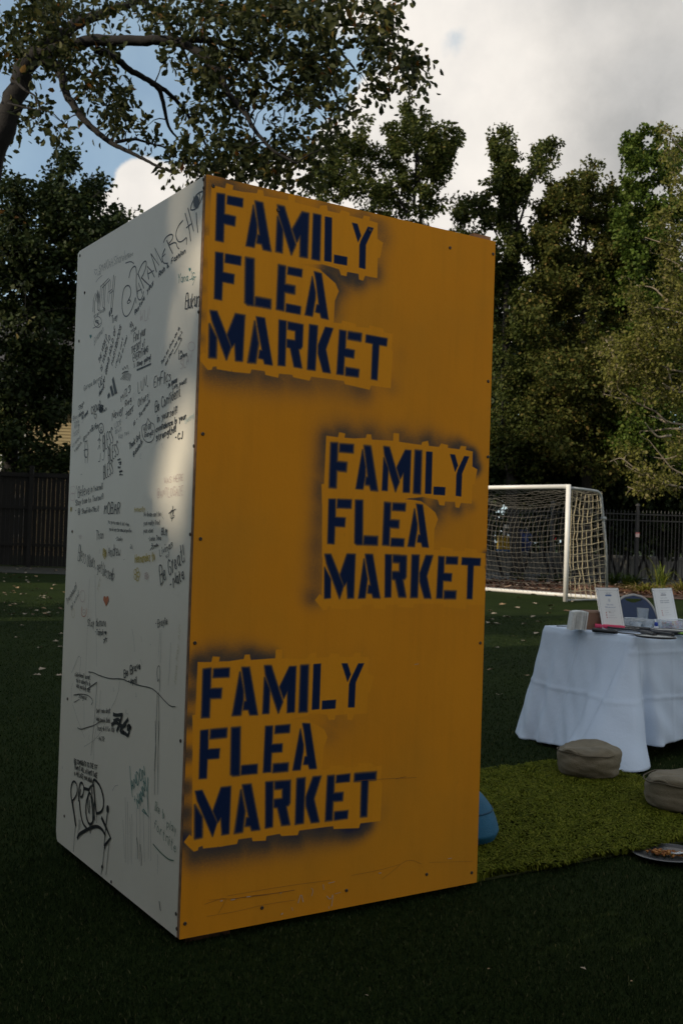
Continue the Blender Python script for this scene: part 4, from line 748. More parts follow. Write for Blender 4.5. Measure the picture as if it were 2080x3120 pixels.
# ------------------------------------------------------------------ soccer goal
def goal():
    b0 = gnd(1721, 1833); H = at(1724, 1482, b0[1])[2]; l = np.array([-.67, .742, 0]); l /= np.linalg.norm(l); k = np.array([.75, .66, 0]); k /= np.linalg.norm(k); Wd = 4.6
    root = thing("soccer_goal", "white tubular soccer goal with torn rope net at the edge of the turf", "soccer goal", b0)
    Mw = mat("goal_white", (0.80, 0.79, 0.76), 0.35, 0.05, 3); Mg = mat("goal_galvanised", (0.38, 0.40, 0.40), 0.4, .1, 5, metal=.3)
    b1 = b0 + l * Wd; up = np.array([0, 0, 1.0])
    MB().tube([b0, b0 + up * (H * .5), b0 + up * (H + .045)], .055, 18).build("goalpost", Mw, root, True)
    MB().tube([b1, b1 + up * (H + .045)], .055, 14).build("goalpost", Mw, root, True)
    MB().tube([b0 + up * H + l * .052, b1 + up * H - l * .052], .05, 16).build("crossbar", Mw, root, True)
    dt, db = 1.27, 1.60
    def back(b):
        top = b + up * (H - .03) + k * .05; c = b + up * (H - .05) + k * dt
        P = [top, b + up * (H - .035) + k * (dt * .5), c - k * .22]
        P += [c + k * (.22 * math.sin(a) - .22) + k * .22 * 0 - up * (.22 - .22 * math.cos(a)) + k * 0 for a in np.linspace(.3, 1.57, 5)]
        P += [b + k * (dt + .22) + up * .5 * H, b + k * db + up * .05]
        return P
    PB = [back(b0), back(b1)]
    for P, bb in zip(PB, (b0, b1)):
        MB().tube(P, .033, 10).build("back_stay", Mg, root, True)
        MB().tube([bb + k * .06 + up * .03, bb + k * db + up * .03], .022, 8).build("ground_bar", Mg, root, True)
    MB().tube([b0 + k * db + up * .05 - l * .08, b1 + k * db + up * .05 + l * .08], .048, 12).build("rear_ground_bar", Mw, root, True)
    MB().tube([b0 + k * (dt + .05) + up * (H * .74) , b0 + k * (dt + .16) + up * (H * .74)], .05, 10).build("clamp", Mg, root, True)
    # net
    nm = mat("net_cord_sunlit", (0.55, 0.47, 0.30), .8, .15, 6); nw = mat("net_cord_unlit", (0.20, 0.185, 0.155), .8, .1, 6); r = RS(2)  # same cord twice: golden sunlight and lack of sun put into the colours
    def stay_at(P, t):
        P = np.array(P); s = np.r_[0, np.cumsum(np.linalg.norm(np.diff(P, axis=0), axis=1))]; q = t * s[-1]
        return np.array([np.interp(q, s, P[:, i]) for i in range(3)])
    def sheet(f, nu, nv, rad, tear=0.0, name="net", m=None):
        mb = MB(); J = r.randn(nu + 1, nv + 1, 3) * .009
        Pt = np.array([[f(i / nu, j / nv) for j in range(nv + 1)] for i in range(nu + 1)]) + J
        def seg(line):
            cut = []
            for p in line:
                if tear and r.rand() < tear and len(cut) > 1: mb.tube(cut, rad, 4, False); cut = []
                cut.append(p)
            if len(cut) > 1: mb.tube(cut, rad, 4, False)
        for i in range(nu + 1): seg(Pt[i])
        for j in range(nv + 1): seg(Pt[:, j])
        return mb
    def side(P, bb):
        def f(u, v):       # u front..back, v top..bottom
            fr = bb + up * (H * (1 - v)); fr = fr + k * .03
            tb = bb + k * (dt * u) + up * (H - .04); bo = bb + k * (db * u) + up * .06
            z = 1 - v; e = tb * z + bo * v
            sag = math.sin(math.pi * u) * math.sin(math.pi * v)
            return e + up * .22 * (u - .5) * math.sin(math.pi * v) - up * .10 * math.sin(math.pi * u) * (1 - v) + l * .12 * sag - up * .10 * (u - .5) * (1 - v)
        return f
    sheet(side(PB[0], b0), 8, 14, .0072, .008).build("side_net", nm, root)
    sheet(side(PB[1], b1), 12, 19, .006).build("side_net", nw, root)
    def backn(u, v):
        tb = b0 + l * (Wd * u) + k * dt + up * (H - .06); bo = b0 + l * (Wd * u) + k * (db - .03) + up * .06
        e = tb * (1 - v) + bo * v; s = math.sin(math.pi * u)
        return e - k * (.55 * s * math.sin(math.pi * v) ** .8) - up * (.38 * s * (1 - v))
    sheet(backn, 32, 17, .0034, .004).build("back_net", nw, root)
    def topn(u, v):
        e = b0 + l * (Wd * u) + k * (dt * v + .03) + up * (H - .03 - .03 * v)
        return e - up * (.40 * math.sin(math.pi * u) * v) - k * 0
    sheet(topn, 32, 9, .0034).build("top_net", nw, root)
goal()

# ------------------------------------------------------------------ table with cloth
TZ = 0.75
TF = gnd(1928, 1945, TZ); TL = gnd(1652, 1909, TZ)       # near corner and far-left corner of the top
TE = TL - TF; TW = np.linalg.norm(TE[:2]); TE = TE / np.linalg.norm(TE); TLg = np.array([-TE[1], TE[0], 0]) * -1
if TLg[0] < 0: TLg = -TLg
TLEN = 1.83
def tp(a, b, z=TZ): return np.array([*(TF + TLg * a + TE * b)[:2], z])    # a along the long side from the near corner, b across
M_leg = mat("table_leg_grey", (0.10, .10, .105), .4, metal=.5)
tb = thing("folding_table", "long folding table hidden under the white cloth", "table", tp(TLEN / 2, TW / 2, 0))
AT = np.array([TLg, TE, U3])
MB().box(tp(TLEN / 2, TW / 2, TZ - .03), (TLEN - .02, TW - .02, .045), ax=AT).build("tabletop", mat("plastic_top", (.6, .6, .58), .5), tb)
for a in (.22, TLEN - .22):
    for b_ in (.1, TW - .1): MB().tube([tp(a, b_, 0), tp(a, b_, TZ - .05)], .015, 8).build("leg", M_leg, tb)
    MB().tube([tp(a, .1, .12), tp(a, TW - .1, .12)], .012, 8).build("stretcher", M_leg, tb)

def cloth():
    rc = .03; NP = 420; NV = 64
    per = []   # rounded rectangle outline, counter-clockwise seen from above in (a, b)
    def arc(ca, cb, t0): return [(ca + rc * math.cos(t0 + t), cb + rc * math.sin(t0 + t), t0 + t) for t in np.linspace(0, math.pi / 2, 30)]
    def line(p, q, n, ang): return [(p[0] + (q[0] - p[0]) * t, p[1] + (q[1] - p[1]) * t, ang) for t in np.linspace(0, 1, n + 2)[1:-1]]
    per += arc(rc, rc, math.pi) + line((rc, 0), (TLEN - rc, 0), 150, 1.5 * math.pi) + arc(TLEN - rc, rc, 1.5 * math.pi) + line((TLEN, rc), (TLEN, TW - rc), 80, 0)
    per += arc(TLEN - rc, TW - rc, 0) + line((TLEN - rc, TW), (rc, TW), 150, .5 * math.pi) + arc(rc, TW - rc, .5 * math.pi) + line((0, TW - rc), (0, rc), 100, math.pi)
    n = len(per); P = np.zeros((NV + 3, n, 3)); rr = RS(6)
    for j, (a, b_, ang) in enumerate(per):
        # offsets of the hem from the edge, larger at the hanging corners
        dn = math.hypot(a, b_); df = math.hypot(a, b_ - TW); dr = min(math.hypot(a - TLEN, b_), math.hypot(a - TLEN, b_ - TW))
        short = (ang > 2.9 and ang < 3.4) or (a < .02)
        side_a = math.exp(-(dn / (.05 if b_ < .02 else .20)) ** 2); side_f = math.exp(-(df / .22) ** 2); side_r = math.exp(-(dr / .16) ** 2)
        fl = .035 + .42 * side_a + .12 * side_f + .30 * side_r
        onl = b_ < .02
        if onl: fl = .035 + .30 * side_r + .04 * math.exp(-(a / .05) ** 2)
        if onl: fl += .05 * math.exp(-((a - .16) / .07) ** 2) - .05 * math.exp(-((a - .085) / .03) ** 2) * 1.6 + .02 * math.sin(a * 9)
        if short: fl = .125 + .33 * (1 - max(0, min(1, b_ / TW))) ** 1.7 + .02 * math.exp(-(df / .10) ** 2) + .014 * math.sin(b_ * 9 + 1.0) + .02 * math.exp(-((b_ - .60) / .10) ** 2) - .025 * math.exp(-((b_ - .36) / .10) ** 2) + .02 * math.exp(-((b_ - .18) / .05) ** 2)
        if math.pi <= ang <= 1.5 * math.pi + 1e-6 and dn < .05:
            s_ = (ang - math.pi) / (math.pi / 2); s_ = max(0, (s_ - .45) / .55); fl = .475 * (1 - s_ * s_ * (3 - 2 * s_)) + .075 * s_
        hem = .10 - .085 * side_a - .08 * side_f - .075 * (1 if short else 0) * (1 - side_a) - .05 * side_r
        hem = max(hem, .012) + .008 * math.sin(j * .11)
        if short: hem += .02 * math.exp(-((b_ - .36) / .10) ** 2)
        nx, ny = math.cos(ang), math.sin(ang)
        for i in range(NV + 3):
            if i < 3:
                q = (.10, .03, .004)[i]; aa, bb, z = a - nx * q, b_ - ny * q, TZ + .006 + (.0 if i < 2 else -.0008)
            else:
                t = (i - 3) / (NV - 1); s = t ** 1.25
                o = .008 * min(1, t * 30) + fl * s
                fold = .012 * t * math.sin(j * .23 + 1.3 * math.sin(j * .05)) * (1.4 if not onl else .6)
                o += fold
                z = TZ - .004 - (TZ - .004 - hem) * (t if t > .02 else t)
                # pressed creases from storage
                for zc, am in ((.37 + .012 * math.sin(j * .045), .0055),) + (((.66, .004),) if onl else ()):
                    o += am * math.exp(-((z - zc - .02 * (b_ if short else 0)) / .010) ** 2)
                if short: o += .007 * math.exp(-((b_ - .46 - .02 * t) / .008) ** 2) * (1 if t < .55 else .3)
                if onl: o += .006 * math.exp(-((a - .34) / .008) ** 2) + .006 * math.exp(-((a - .92) / .008) ** 2)
                o += .006 * t * math.sin(z * 22 + j * .07) * math.sin(j * .041) + .010 * t * math.sin(j * .16 + 2.2 * z + 1.7 * math.sin(j * .033)) + .004 * math.sin(j * .31 + z * 31) * t
                aa, bb = a + nx * o, b_ + ny * o
            P[i, j] = tp(aa, bb, z)
    m = bpy.data.materials.new("white_linen"); m.use_nodes = True; nt = m.node_tree; b = nt.nodes['Principled BSDF']; b.inputs['Roughness'].default_value = .8
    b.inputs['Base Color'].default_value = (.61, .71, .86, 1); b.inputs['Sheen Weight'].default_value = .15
    tc = nd(nt, 'ShaderNodeTexCoord'); bp = nd(nt, 'ShaderNodeBump'); bp.inputs['Strength'].default_value = .55; bp.inputs['Distance'].default_value = .008
    nt.links.new(noise(nt, tc.outputs['Object'], 14, 7, .65), bp.inputs['Height']); nt.links.new(bp.outputs[0], b.inputs['Normal'])
    mb = MB().grid(P, True); mb.f.append(tuple(range(n))[::-1])
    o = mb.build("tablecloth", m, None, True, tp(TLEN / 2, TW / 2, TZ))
    tag(o, "white creased linen cloth draped over the folding table down to the turf", "tablecloth")
    sm = o.modifiers.new("thickness", 'SOLIDIFY'); sm.thickness = .002
cloth()
TT = TZ + .0075

# white napkin bundle and cardboard box
def onT(px, py): return gnd(px, py, TT)
p = onT(1782, 1921); bx = thing("cardboard_box", "small brown cardboard box behind the stack of white napkins on the table", "box", p)
R_ = np.array([TLg, TE, U3]); c0 = onT(1806, 1920)
ax45 = np.array([[math.cos(.06), math.sin(.06), 0], [-math.sin(.06), math.cos(.06), 0], [0, 0, 1]])
M_card = mat("cardboard", (0.20, 0.105, 0.065), .85, .12, 6)
cc = c0 + np.array([.035, .10, .062])
MB().box(cc, (.155, .16, .118), ax=ax45).build("box_body", M_card, bx)
MB().box(cc + np.array([0, -.0805, .056]), (.152, .004, .012), ax=ax45).build("flap", mat("cardboard_edge", (.30, .19, .13), .9), bx)
nk = MB(); rr = RS(9); c0 = onT(1758, 1923) + np.array([0, .05, 0])
for i in range(30):
    x = -.048 + .0033 * i; nk.box(c0 + np.array([x, .006 * rr.randn(), .062 + .003 * rr.rand() + .006 * math.sin(i * .1)]), (.0029, .115, .118), rz=.0, ax=None)
nk2 = MB(); 
V = np.concatenate(nk.v); V = V - c0; V[:, 0] += V[:, 2] * .10 + .012 * np.sin(V[:, 2] * 22)
o = MB().add(V + c0, nk.f).build("napkin_stack", mat("napkin_white", (.74, .74, .72), .9, .1, 40), None, False, c0)
tag(o, "stack of folded white paper napkins standing left of the cardboard box", "napkins")

# two slanted sign holders
M_acr = bpy.data.materials.new("clear_acrylic"); M_acr.use_nodes = True; _b = M_acr.node_tree.nodes['Principled BSDF']
_b.inputs['Base Color'].default_value = (.93, .95, .97, 1); _b.inputs['Roughness'].default_value = .06; _b.inputs['Transmission Weight'].default_value = .92; _b.inputs['IOR'].default_value = 1.2
M_paper = mat("sign_paper", (.70, .70, .69), .7); M_navy = mat("print_navy", (.035, .06, .14), .7); M_pg = mat("print_grey", (.34, .34, .36), .7); M_blue = mat("print_blue", (.10, .17, .34), .7); M_red = mat("print_red", (.42, .12, .11), .7)
def sign_holder(bl, br, tl, tr, label, lines, head):
    bl, br = onT(*bl), onT(*br)
    w = np.linalg.norm(br - bl); ux = (br - bl) / w; d = .06
    t0 = at(*tl, bl[1] + d); u = t0 - bl; h = np.linalg.norm(u); uy = u / h; uy = uy - ux * 0; uz = np.cross(ux, uy); uz /= np.linalg.norm(uz); uz = -uz if uz[1] > 0 else uz
    root = thing("sign_holder", label, "sign", bl)
    def Q(x, y, o): return bl + ux * (x * w) + uy * (y * h) + uz * o
    def pl(x0, y0, x1, y1, o, t=.0008):
        m = MB(); return m.add([Q(x0, y0, o), Q(x1, y0, o), Q(x1, y1, o), Q(x0, y1, o), Q(x0, y0, o - t), Q(x1, y0, o - t), Q(x1, y1, o - t), Q(x0, y1, o - t)], [(0, 1, 2, 3), (7, 6, 5, 4), (0, 4, 5, 1), (1, 5, 6, 2), (2, 6, 7, 3), (3, 7, 4, 0)])
    MB().add(np.concatenate(pl(0, 0, 1, 1, -.001, .003).v), pl(0, 0, 1, 1, 0).f).build("holder_back", M_acr, root)
    ft = MB(); f0 = bl + uz * -.004; bk = np.array([0, .10, 0])
    ft.add([f0, f0 + ux * w, f0 + ux * w + bk, f0 + bk, f0 + U3 * .003, f0 + ux * w + U3 * .003, f0 + ux * w + bk + U3 * .003, f0 + bk + U3 * .003], [(3, 2, 1, 0), (4, 5, 6, 7), (0, 1, 5, 4), (1, 2, 6, 5), (2, 3, 7, 6), (3, 0, 4, 7)]); ft.build("foot", M_acr, root)
    pp = pl(.02, .035, .98, .985, .0006).build("paper", M_paper, root)
    fr = MB()
    for a in ((.09, .125, .91, .130), (.09, .925, .91, .930), (.09, .13, .098, .925), (.902, .13, .91, .925)):
        s = pl(*a, .0009, .0002); fr.add(np.concatenate(s.v), s.f)
    fr.build("border_line", M_pg, pp)
    dots = MB()
    for a in ((.05, .93), (.93, .93), (.05, .05), (.93, .05)):
        s = pl(a[0], a[1], a[0] + .03, a[1] + .018, .0009, .0002); dots.add(np.concatenate(s.v), s.f)
    dots.build("corner_mark", M_navy, pp)
    for s, y, hh, m_, wd in lines:
        cu = bpy.data.curves.new("t", 'FONT'); cu.body = s; cu.align_x = 'CENTER'; cu.size = 1; cu.fill_mode = 'FRONT'
        to = bpy.data.objects.new("t", cu); dg = bpy.context.evaluated_depsgraph_get(); COL.objects.link(to); bpy.context.view_layer.update(); dg = bpy.context.evaluated_depsgraph_get()
        me = bpy.data.meshes.new_from_object(to.evaluated_get(dg)); V = np.empty(len(me.vertices) * 3); me.vertices.foreach_get('co', V); V = V.reshape(-1, 3)
        F = [tuple(p.vertices) for p in me.polygons]; bpy.data.objects.remove(to)
        if len(V) == 0: continue
        xw = V[:, 0].max() - V[:, 0].min(); V = np.stack([.5 + V[:, 0] / xw * wd, y + V[:, 1] * hh, 0 * V[:, 0]], 1)
        MB().add([Q(x, yy, .0012) for x, yy, _ in V], F).build("printed_line", m_, pp)
    bl_ = pl(.37, .795 , .63, .83, .0011, .0002).build("heading_bar", M_blue if head else M_pg, pp)
    bu = MB()
    for y in (.40, .345, .29):
        s = pl(.27, y, .305, y + .03, .0011, .0002); bu.add(np.concatenate(s.v), s.f)
    bu.build("bullet_marks", M_red, pp)
    if head:
        s = MB(); s.add(np.array([Q(.5 + .05 * math.cos(a), .70 + .04 * math.sin(a), .0012) for a in np.linspace(0, 6.283, 12, endpoint=False)]), [tuple(range(12))]); s.build("small_emblem", mat("print_pale", (.5, .52, .56), .7), pp)
L1 = [("Family Flea Market", .875, .022, M_pg, .34), ("HELLO", .838, .032, M_navy, .2), ("Take a look.", .585, .045, M_blue, .3), ("What do you see?", .525, .045, M_blue, .46), ("pick a card and write it down", .47, .02, M_pg, .46), ("and pass it on to a friend", .44, .02, M_pg, .4), ("one favourite", .405, .026, M_pg, .22), ("one memory", .35, .026, M_pg, .22), ("one thing you have never tried", .295, .026, M_pg, .42)]
L2 = [("Family Flea Market", .875, .022, M_pg, .34), ("HELLO", .838, .032, M_navy, .2), ("Let's play", .73, .04, M_pg, .32), ("Make a bracelet", .66, .04, M_navy, .42), ("Take racquets", .61, .04, M_navy, .44), ("please bring them back", .48, .02, M_pg, .42), ("pick beads", .405, .026, M_pg, .2), ("string them", .35, .026, M_pg, .22), ("tie it and wear it", .295, .026, M_pg, .38)]
sign_holder((1834, 1922), (1905, 1922), (1812, 1789), (1885, 1792), "slanted white printed sign in a clear holder beside the cardboard box", L1, True)
sign_holder((2006, 1912), (2068, 1907), (1983, 1792), (2048, 1790), "slanted white printed sign in a clear holder behind the bead tub", L2, False)

# clear cups
M_cup = bpy.data.materials.new("clear_cup"); M_cup.use_nodes = True; _b = M_cup.node_tree.nodes['Principled BSDF']
_b.inputs['Base Color'].default_value = (.90, .94, .97, 1); _b.inputs['Roughness'].default_value = .12; _b.inputs['Transmission Weight'].default_value = .75; _b.inputs['IOR'].default_value = 1.15
GC = "clear plastic cups on the table"
def cup(p, r, h, label):
    m = MB(); pr = [(.001, 0), (r * .72, 0), (r * .75, .004)] + [(r * (.75 + .22 * t) + .0015 * (i % 2), .004 + (h - .008) * t) for i, t in enumerate(np.linspace(0, 1, 9))] + [(r * 1.03, h - .002), (r * 1.03, h), (r * .95, h - .004), (r * .70, .006), (.001, .006)]
    o = m.lathe(pr, (0, 0, 0), 22).build("plastic_cup", M_cup, None, True); o.location = tuple(p); return tag(o, label, "cup", GC)
lab = "short clear plastic cup in the cluster between the two slanted signs"
for x, y, dy, h in ((1921, 1919, .10, .058), (1940, 1919, .06, .054), (1960, 1919, .12, .060), (1976, 1918, .05, .054), (1990, 1917, .12, .056), (1932, 1919, .22, .060), (1951, 1919, .24, .062), (1971, 1918, .24, .058)):
    cup(onT(x, y) + np.array([0, dy, 0]), .047, h, lab)
cup(onT(1993, 1913) + np.array([0, .30, 0]), .043, .115, "tall frosted plastic cup standing directly left of the second slanted sign")
# glue bottle with blue cap
p = onT(2001, 1921) + np.array([0, .03, 0]); t = thing("glue_bottle", "small white bottle with a blue cap beside the bead tub", "bottle", p)
MB().lathe([(.001, 0), (.016, 0), (.017, .01), (.016, .022), (.008, .028), (.001, .028)], p, 14).build("bottle_body", mat("bottle_white", (.7, .72, .75), .4), t, True)
MB().lathe([(.010, .026), (.0098, .030), (.013, .030), (.0115, .052), (.008, .054), (.001, .054)], p, 14).build("cap", mat("cap_blue", (.01, .05, .32), .35), t, True)
# bead tub
p = onT(2062, 1922) + np.array([.02, .10, 0]); t = thing("bead_tub", "shallow clear tub of mixed coloured beads at the right end of the table", "tub", p)
q0, q1 = .105, .125; m = MB()
def ring(hw, hd, z): return [(p + TLg * x * hw + TE * y * hd + U3 * z) for x, y in ((-1, -1), (-.5, -1), (0, -1), (.5, -1), (1, -1), (1, 0), (1, 1), (0, 1), (-1, 1), (-1, 0))]
m.grid([ring(.10, .07, 0), ring(.115, .082, .06), ring(.12, .087, .062), ring(.12, .087, .066), ring(.112, .08, .064), ring(.097, .067, .003)], True); m.f.append(tuple(range(10))[::-1]); m.build("tub_body", M_cup, t)
bd = MB(); rr = RS(12)
bm_ = bmesh.new(); bmesh.ops.create_icosphere(bm_, subdivisions=1, radius=1.0); IV = np.array([v.co[:] for v in bm_.verts]); IF = [tuple(v.index for v in f.verts) for f in bm_.faces]; bm_.free()
for i in range(330):
    z = .006 + rr.rand() * .042; s_ = .86 + z * 2; bd.add(IV * (.006 + .002 * rr.rand()) + p + TLg * (rr.rand() * 2 - 1) * .088 * s_ + TE * (rr.rand() * 2 - 1) * .06 * s_ + U3 * (z + .003), IF)
bd.build("beads", leaf_mat("bead_colours", [(0, (.5, .04, .05)), (.18, (.6, .25, .05)), (.32, (.65, .55, .6)), (.48, (.06, .12, .45)), (.62, (.45, .12, .35)), (.78, (.1, .35, .2)), (.9, (.7, .7, .72)), (1, (.55, .5, .1))], 0, .3), t)['kind'] = 'stuff'

# badminton rackets
GR = "rackets lying on the table"
M_blk = mat("racket_black", (.012, .012, .014), .4); M_str = mat("racket_string", (.55, .55, .52), .5); M_pink = mat("racket_pink", (.62, .045, .12), .5); M_lime = mat("racket_lime", (.28, .55, .06), .5); M_gry = mat("racket_grey", (.10, .10, .11), .4)
def racket(butt, tip, label, frame_m, grip_m, throat_m, z=.013, tilt=.012):
    A, B = onT(*butt), onT(*tip); L = .62; d = B - A; d[2] = 0; d /= np.linalg.norm(d); A = A + U3 * z
    n_ = np.array([-d[1], d[0], 0]); up = U3
    root = thing("badminton_racket", label, "racket", A, GR)
    def Q(x, y, zz=0): return A + d * x + n_ * y + up * (zz + tilt * x * .6)
    MB().tube([Q(0, 0), Q(.01, 0), Q(.16, 0), Q(.19, 0)], [.015, .0135, .0125, .010], 10).build("grip", grip_m, root, True)
    MB().tube([Q(.18, 0), Q(.36, 0)], .0045, 8).build("shaft", throat_m, root, True)
    th = np.linspace(0, 6.283, 41); cx, rx, ry = .48, .125, .098
    MB().tube([Q(cx + rx * math.cos(a + math.pi), ry * math.sin(a + math.pi)) for a in th], .0062, 8).build("hoop", frame_m, root, True)
    st = MB()
    for y in np.linspace(-.085, .085, 14): w_ = rx * math.sqrt(max(0, 1 - (y / ry) ** 2)); st.tube([Q(cx - w_, y), Q(cx + w_, y)], .0011, 4, False)
    for x in np.linspace(-.115, .115, 18): w_ = ry * math.sqrt(max(0, 1 - (x / rx) ** 2)); st.tube([Q(cx + x, -w_), Q(cx + x, w_)], .0011, 4, False)
    st.build("strings", M_str, root)
racket((1806, 1926), (1960, 1944), "black racket with a plain black grip pointing left, lowest at the table corner", M_blk, M_blk, M_gry, .014)
racket((1811, 1920), (1880, 1924), "racket with a bright pink grip beside the foot of the left sign", M_gry, M_pink, M_blk, .030, -.01)
racket((1992, 1946), (1905, 1926), "black racket whose grip end points toward the near table edge", M_blk, M_blk, M_blk, .022)
racket((1908, 1921), (2010, 1930), "racket with a lime green shaft crossing in front of the cups", M_lime, M_blk, M_lime, .020, .0)
racket((2048, 1943), (1965, 1931), "grey racket with a pale hoop and its dark grip pointing right", M_gry, M_blk, M_gry, .016)
racket((2100, 1940), (2010, 1932), "black racket cut off by the right edge in front of the bead tub", M_blk, M_blk, M_blk, .018)

# blue folding chair behind the table
def chair():
    Y = 8.45; pc = at(1937, 1880, Y); ct = np.array([pc[0], Y, 0]); rz = .12
    root = thing("folding_chair", "navy blue folding chair with grey rim and hand slot behind the table", "chair", ct)
    Mb = mat("chair_blue", (.012, .034, .095), .45, .1, 20, .2, 200); Mr = mat("chair_rim", (.36, .34, .32), .4, metal=.2)
    def Q(x, y, z): return ct + np.array([x * math.cos(rz) - y * math.sin(rz), x * math.sin(rz) + y * math.cos(rz), z])
    top = at(1937, 1814, Y)[2]; hw = .205; zb = .55
    def half(t): return hw * math.sqrt(max(0.0, 1 - max(0, (t - .15) / .85) ** 2.4))
    # backrest with a hand slot near the top
    ts = np.linspace(0, 1, 26); m = MB(); slot0, slot1, sw = .84, .94, .075
    def yb(t): return .02 + .05 * t
    for o_, sgn in ((0, 1), (.014, -1)):
        for a, b in zip(ts[:-1], ts[1:]):
            z0, z1 = zb + (top - zb) * a, zb + (top - zb) * b; h0, h1 = half(a), half(b)
            tm = (a + b) / 2
            if slot0 < tm < slot1:
                s0 = sw * math.sqrt(max(.05, 1 - ((a - slot1) / (slot1 - slot0)) ** 2)); s1 = sw * math.sqrt(max(.05, 1 - ((b - slot1) / (slot1 - slot0)) ** 2))
                s0, s1 = min(s0, h0 - .02), min(s1, max(h1 - .02, .01))
                for q in ([(-h0, z0, a), (-s0, z0, a), (-s1, z1, b), (-h1, z1, b)], [(s0, z0, a), (h0, z0, a), (h1, z1, b), (s1, z1, b)]): m.add([Q(x, yb(t) + o_, z) for x, z, t in q], [(0, 1, 2, 3)])
            else: m.add([Q(-h0, yb(a) + o_, z0), Q(h0, yb(a) + o_, z0), Q(h1, yb(b) + o_, z1), Q(-h1, yb(b) + o_, z1)], [(0, 1, 2, 3)])
    m.build("backrest", Mb, root)
    P = [Q(-half(t) - .004, yb(t) + .007, zb + (top - zb) * t) for t in ts] + [Q(half(t) + .004, yb(t) + .007, zb + (top - zb) * t) for t in ts[::-1]]
    MB().tube(P, .0105, 8).build("rim", Mr, root, True)
    MB().box(Q(0, -.20, .45), (.41, .40, .03), rz).build("seat", Mb, root)
    for s in (-1, 1):
        MB().tube([Q(s * .21, .03, zb + .05), Q(s * .215, -.05, .45), Q(s * .215, -.40, 0.01)], .012, 8).build("leg", Mr, root, True)
        MB().tube([Q(s * .19, -.32, .44), Q(s * .19, .14, 0.01)], .012, 8).build("leg", Mr, root, True)
chair()

# ------------------------------------------------------------------ rug, poufs, bean bag, plate
RC = np.array([1.425, 6.45, 0]); RA = np.array([-.842, -.540, 0]); RB = np.array([.540, -.842, 0])
def rug():
    r = RS(21); n = 62000; u = r.rand(n) * 1.985; v = r.rand(n) * 1.47
    e = .012 * np.sin(v * 17) + .01 * np.sin(v * 5.3); u = u + e * (u > 1.9); v = v + .014 * np.sin(u * 13) * (v > 1.35)
    base = RC + u[:, None] * RA + v[:, None] * RB; base[:, 2] = .010
    cl = r.rand(900, 2) * np.array([1.985, 1.47]); ca = r.rand(900) * 6.283
    idx = np.concatenate([((u[i:i + 4000, None] - cl[:, 0]) ** 2 + (v[i:i + 4000, None] - cl[:, 1]) ** 2).argmin(1) for i in range(0, n, 4000)])
    a = ca[idx] + r.randn(n) * .75; Lg = .034 + .018 * r.rand(n); hh = .022 + .012 * r.rand(n)
    d = np.stack([np.cos(a), np.sin(a), 0 * a], 1); s = np.stack([-np.sin(a), np.cos(a), 0 * a], 1) * (.0026 + .0012 * r.rand(n))[:, None]
    p1 = base + d * (Lg * .22)[:, None] + U3 * (hh * .8)[:, None]; p2 = base + d * (Lg * .65)[:, None] + U3 * hh[:, None]; p3 = base + d * Lg[:, None] + U3 * (hh * (.55 + .4 * r.rand(n)))[:, None]
    V = np.stack([base - s, base + s, p1 - s, p1 + s, p2 - s * .9, p2 + s * .9, p3 - s * .35, p3 + s * .35], 1)
    i = np.arange(n)[:, None] * 8; F = np.concatenate([i + np.array([0, 1, 3, 2]), i + np.array([2, 3, 5, 4]), i + np.array([4, 5, 7, 6])], 0)
    m = leaf_mat("shag_pile", [(0, (.050, .062, .005)), (.4, (.088, .102, .008)), (.8, (.130, .142, .014)), (1, (.185, .185, .026))], .12, .85, .05)
    root = thing("shag_rug", "lime green shaggy rug lying on the turf in front of the table", "rug", RC + RA * .99 + RB * .73)
    idx_mesh("pile", V.reshape(-1, 3), F, m, root)
    MB().add([RC + RA * q + RB * w + U3 * z for z in (.004, .011) for q, w in ((0, 0), (1.98, 0), (1.98, 1.46), (0, 1.46))], [(3, 2, 1, 0), (4, 5, 6, 7), (0, 1, 5, 4), (1, 2, 6, 5), (2, 3, 7, 6), (3, 0, 4, 7)]).build("backing", mat("rug_backing", (.030, .036, .004), .95), root)
rug()

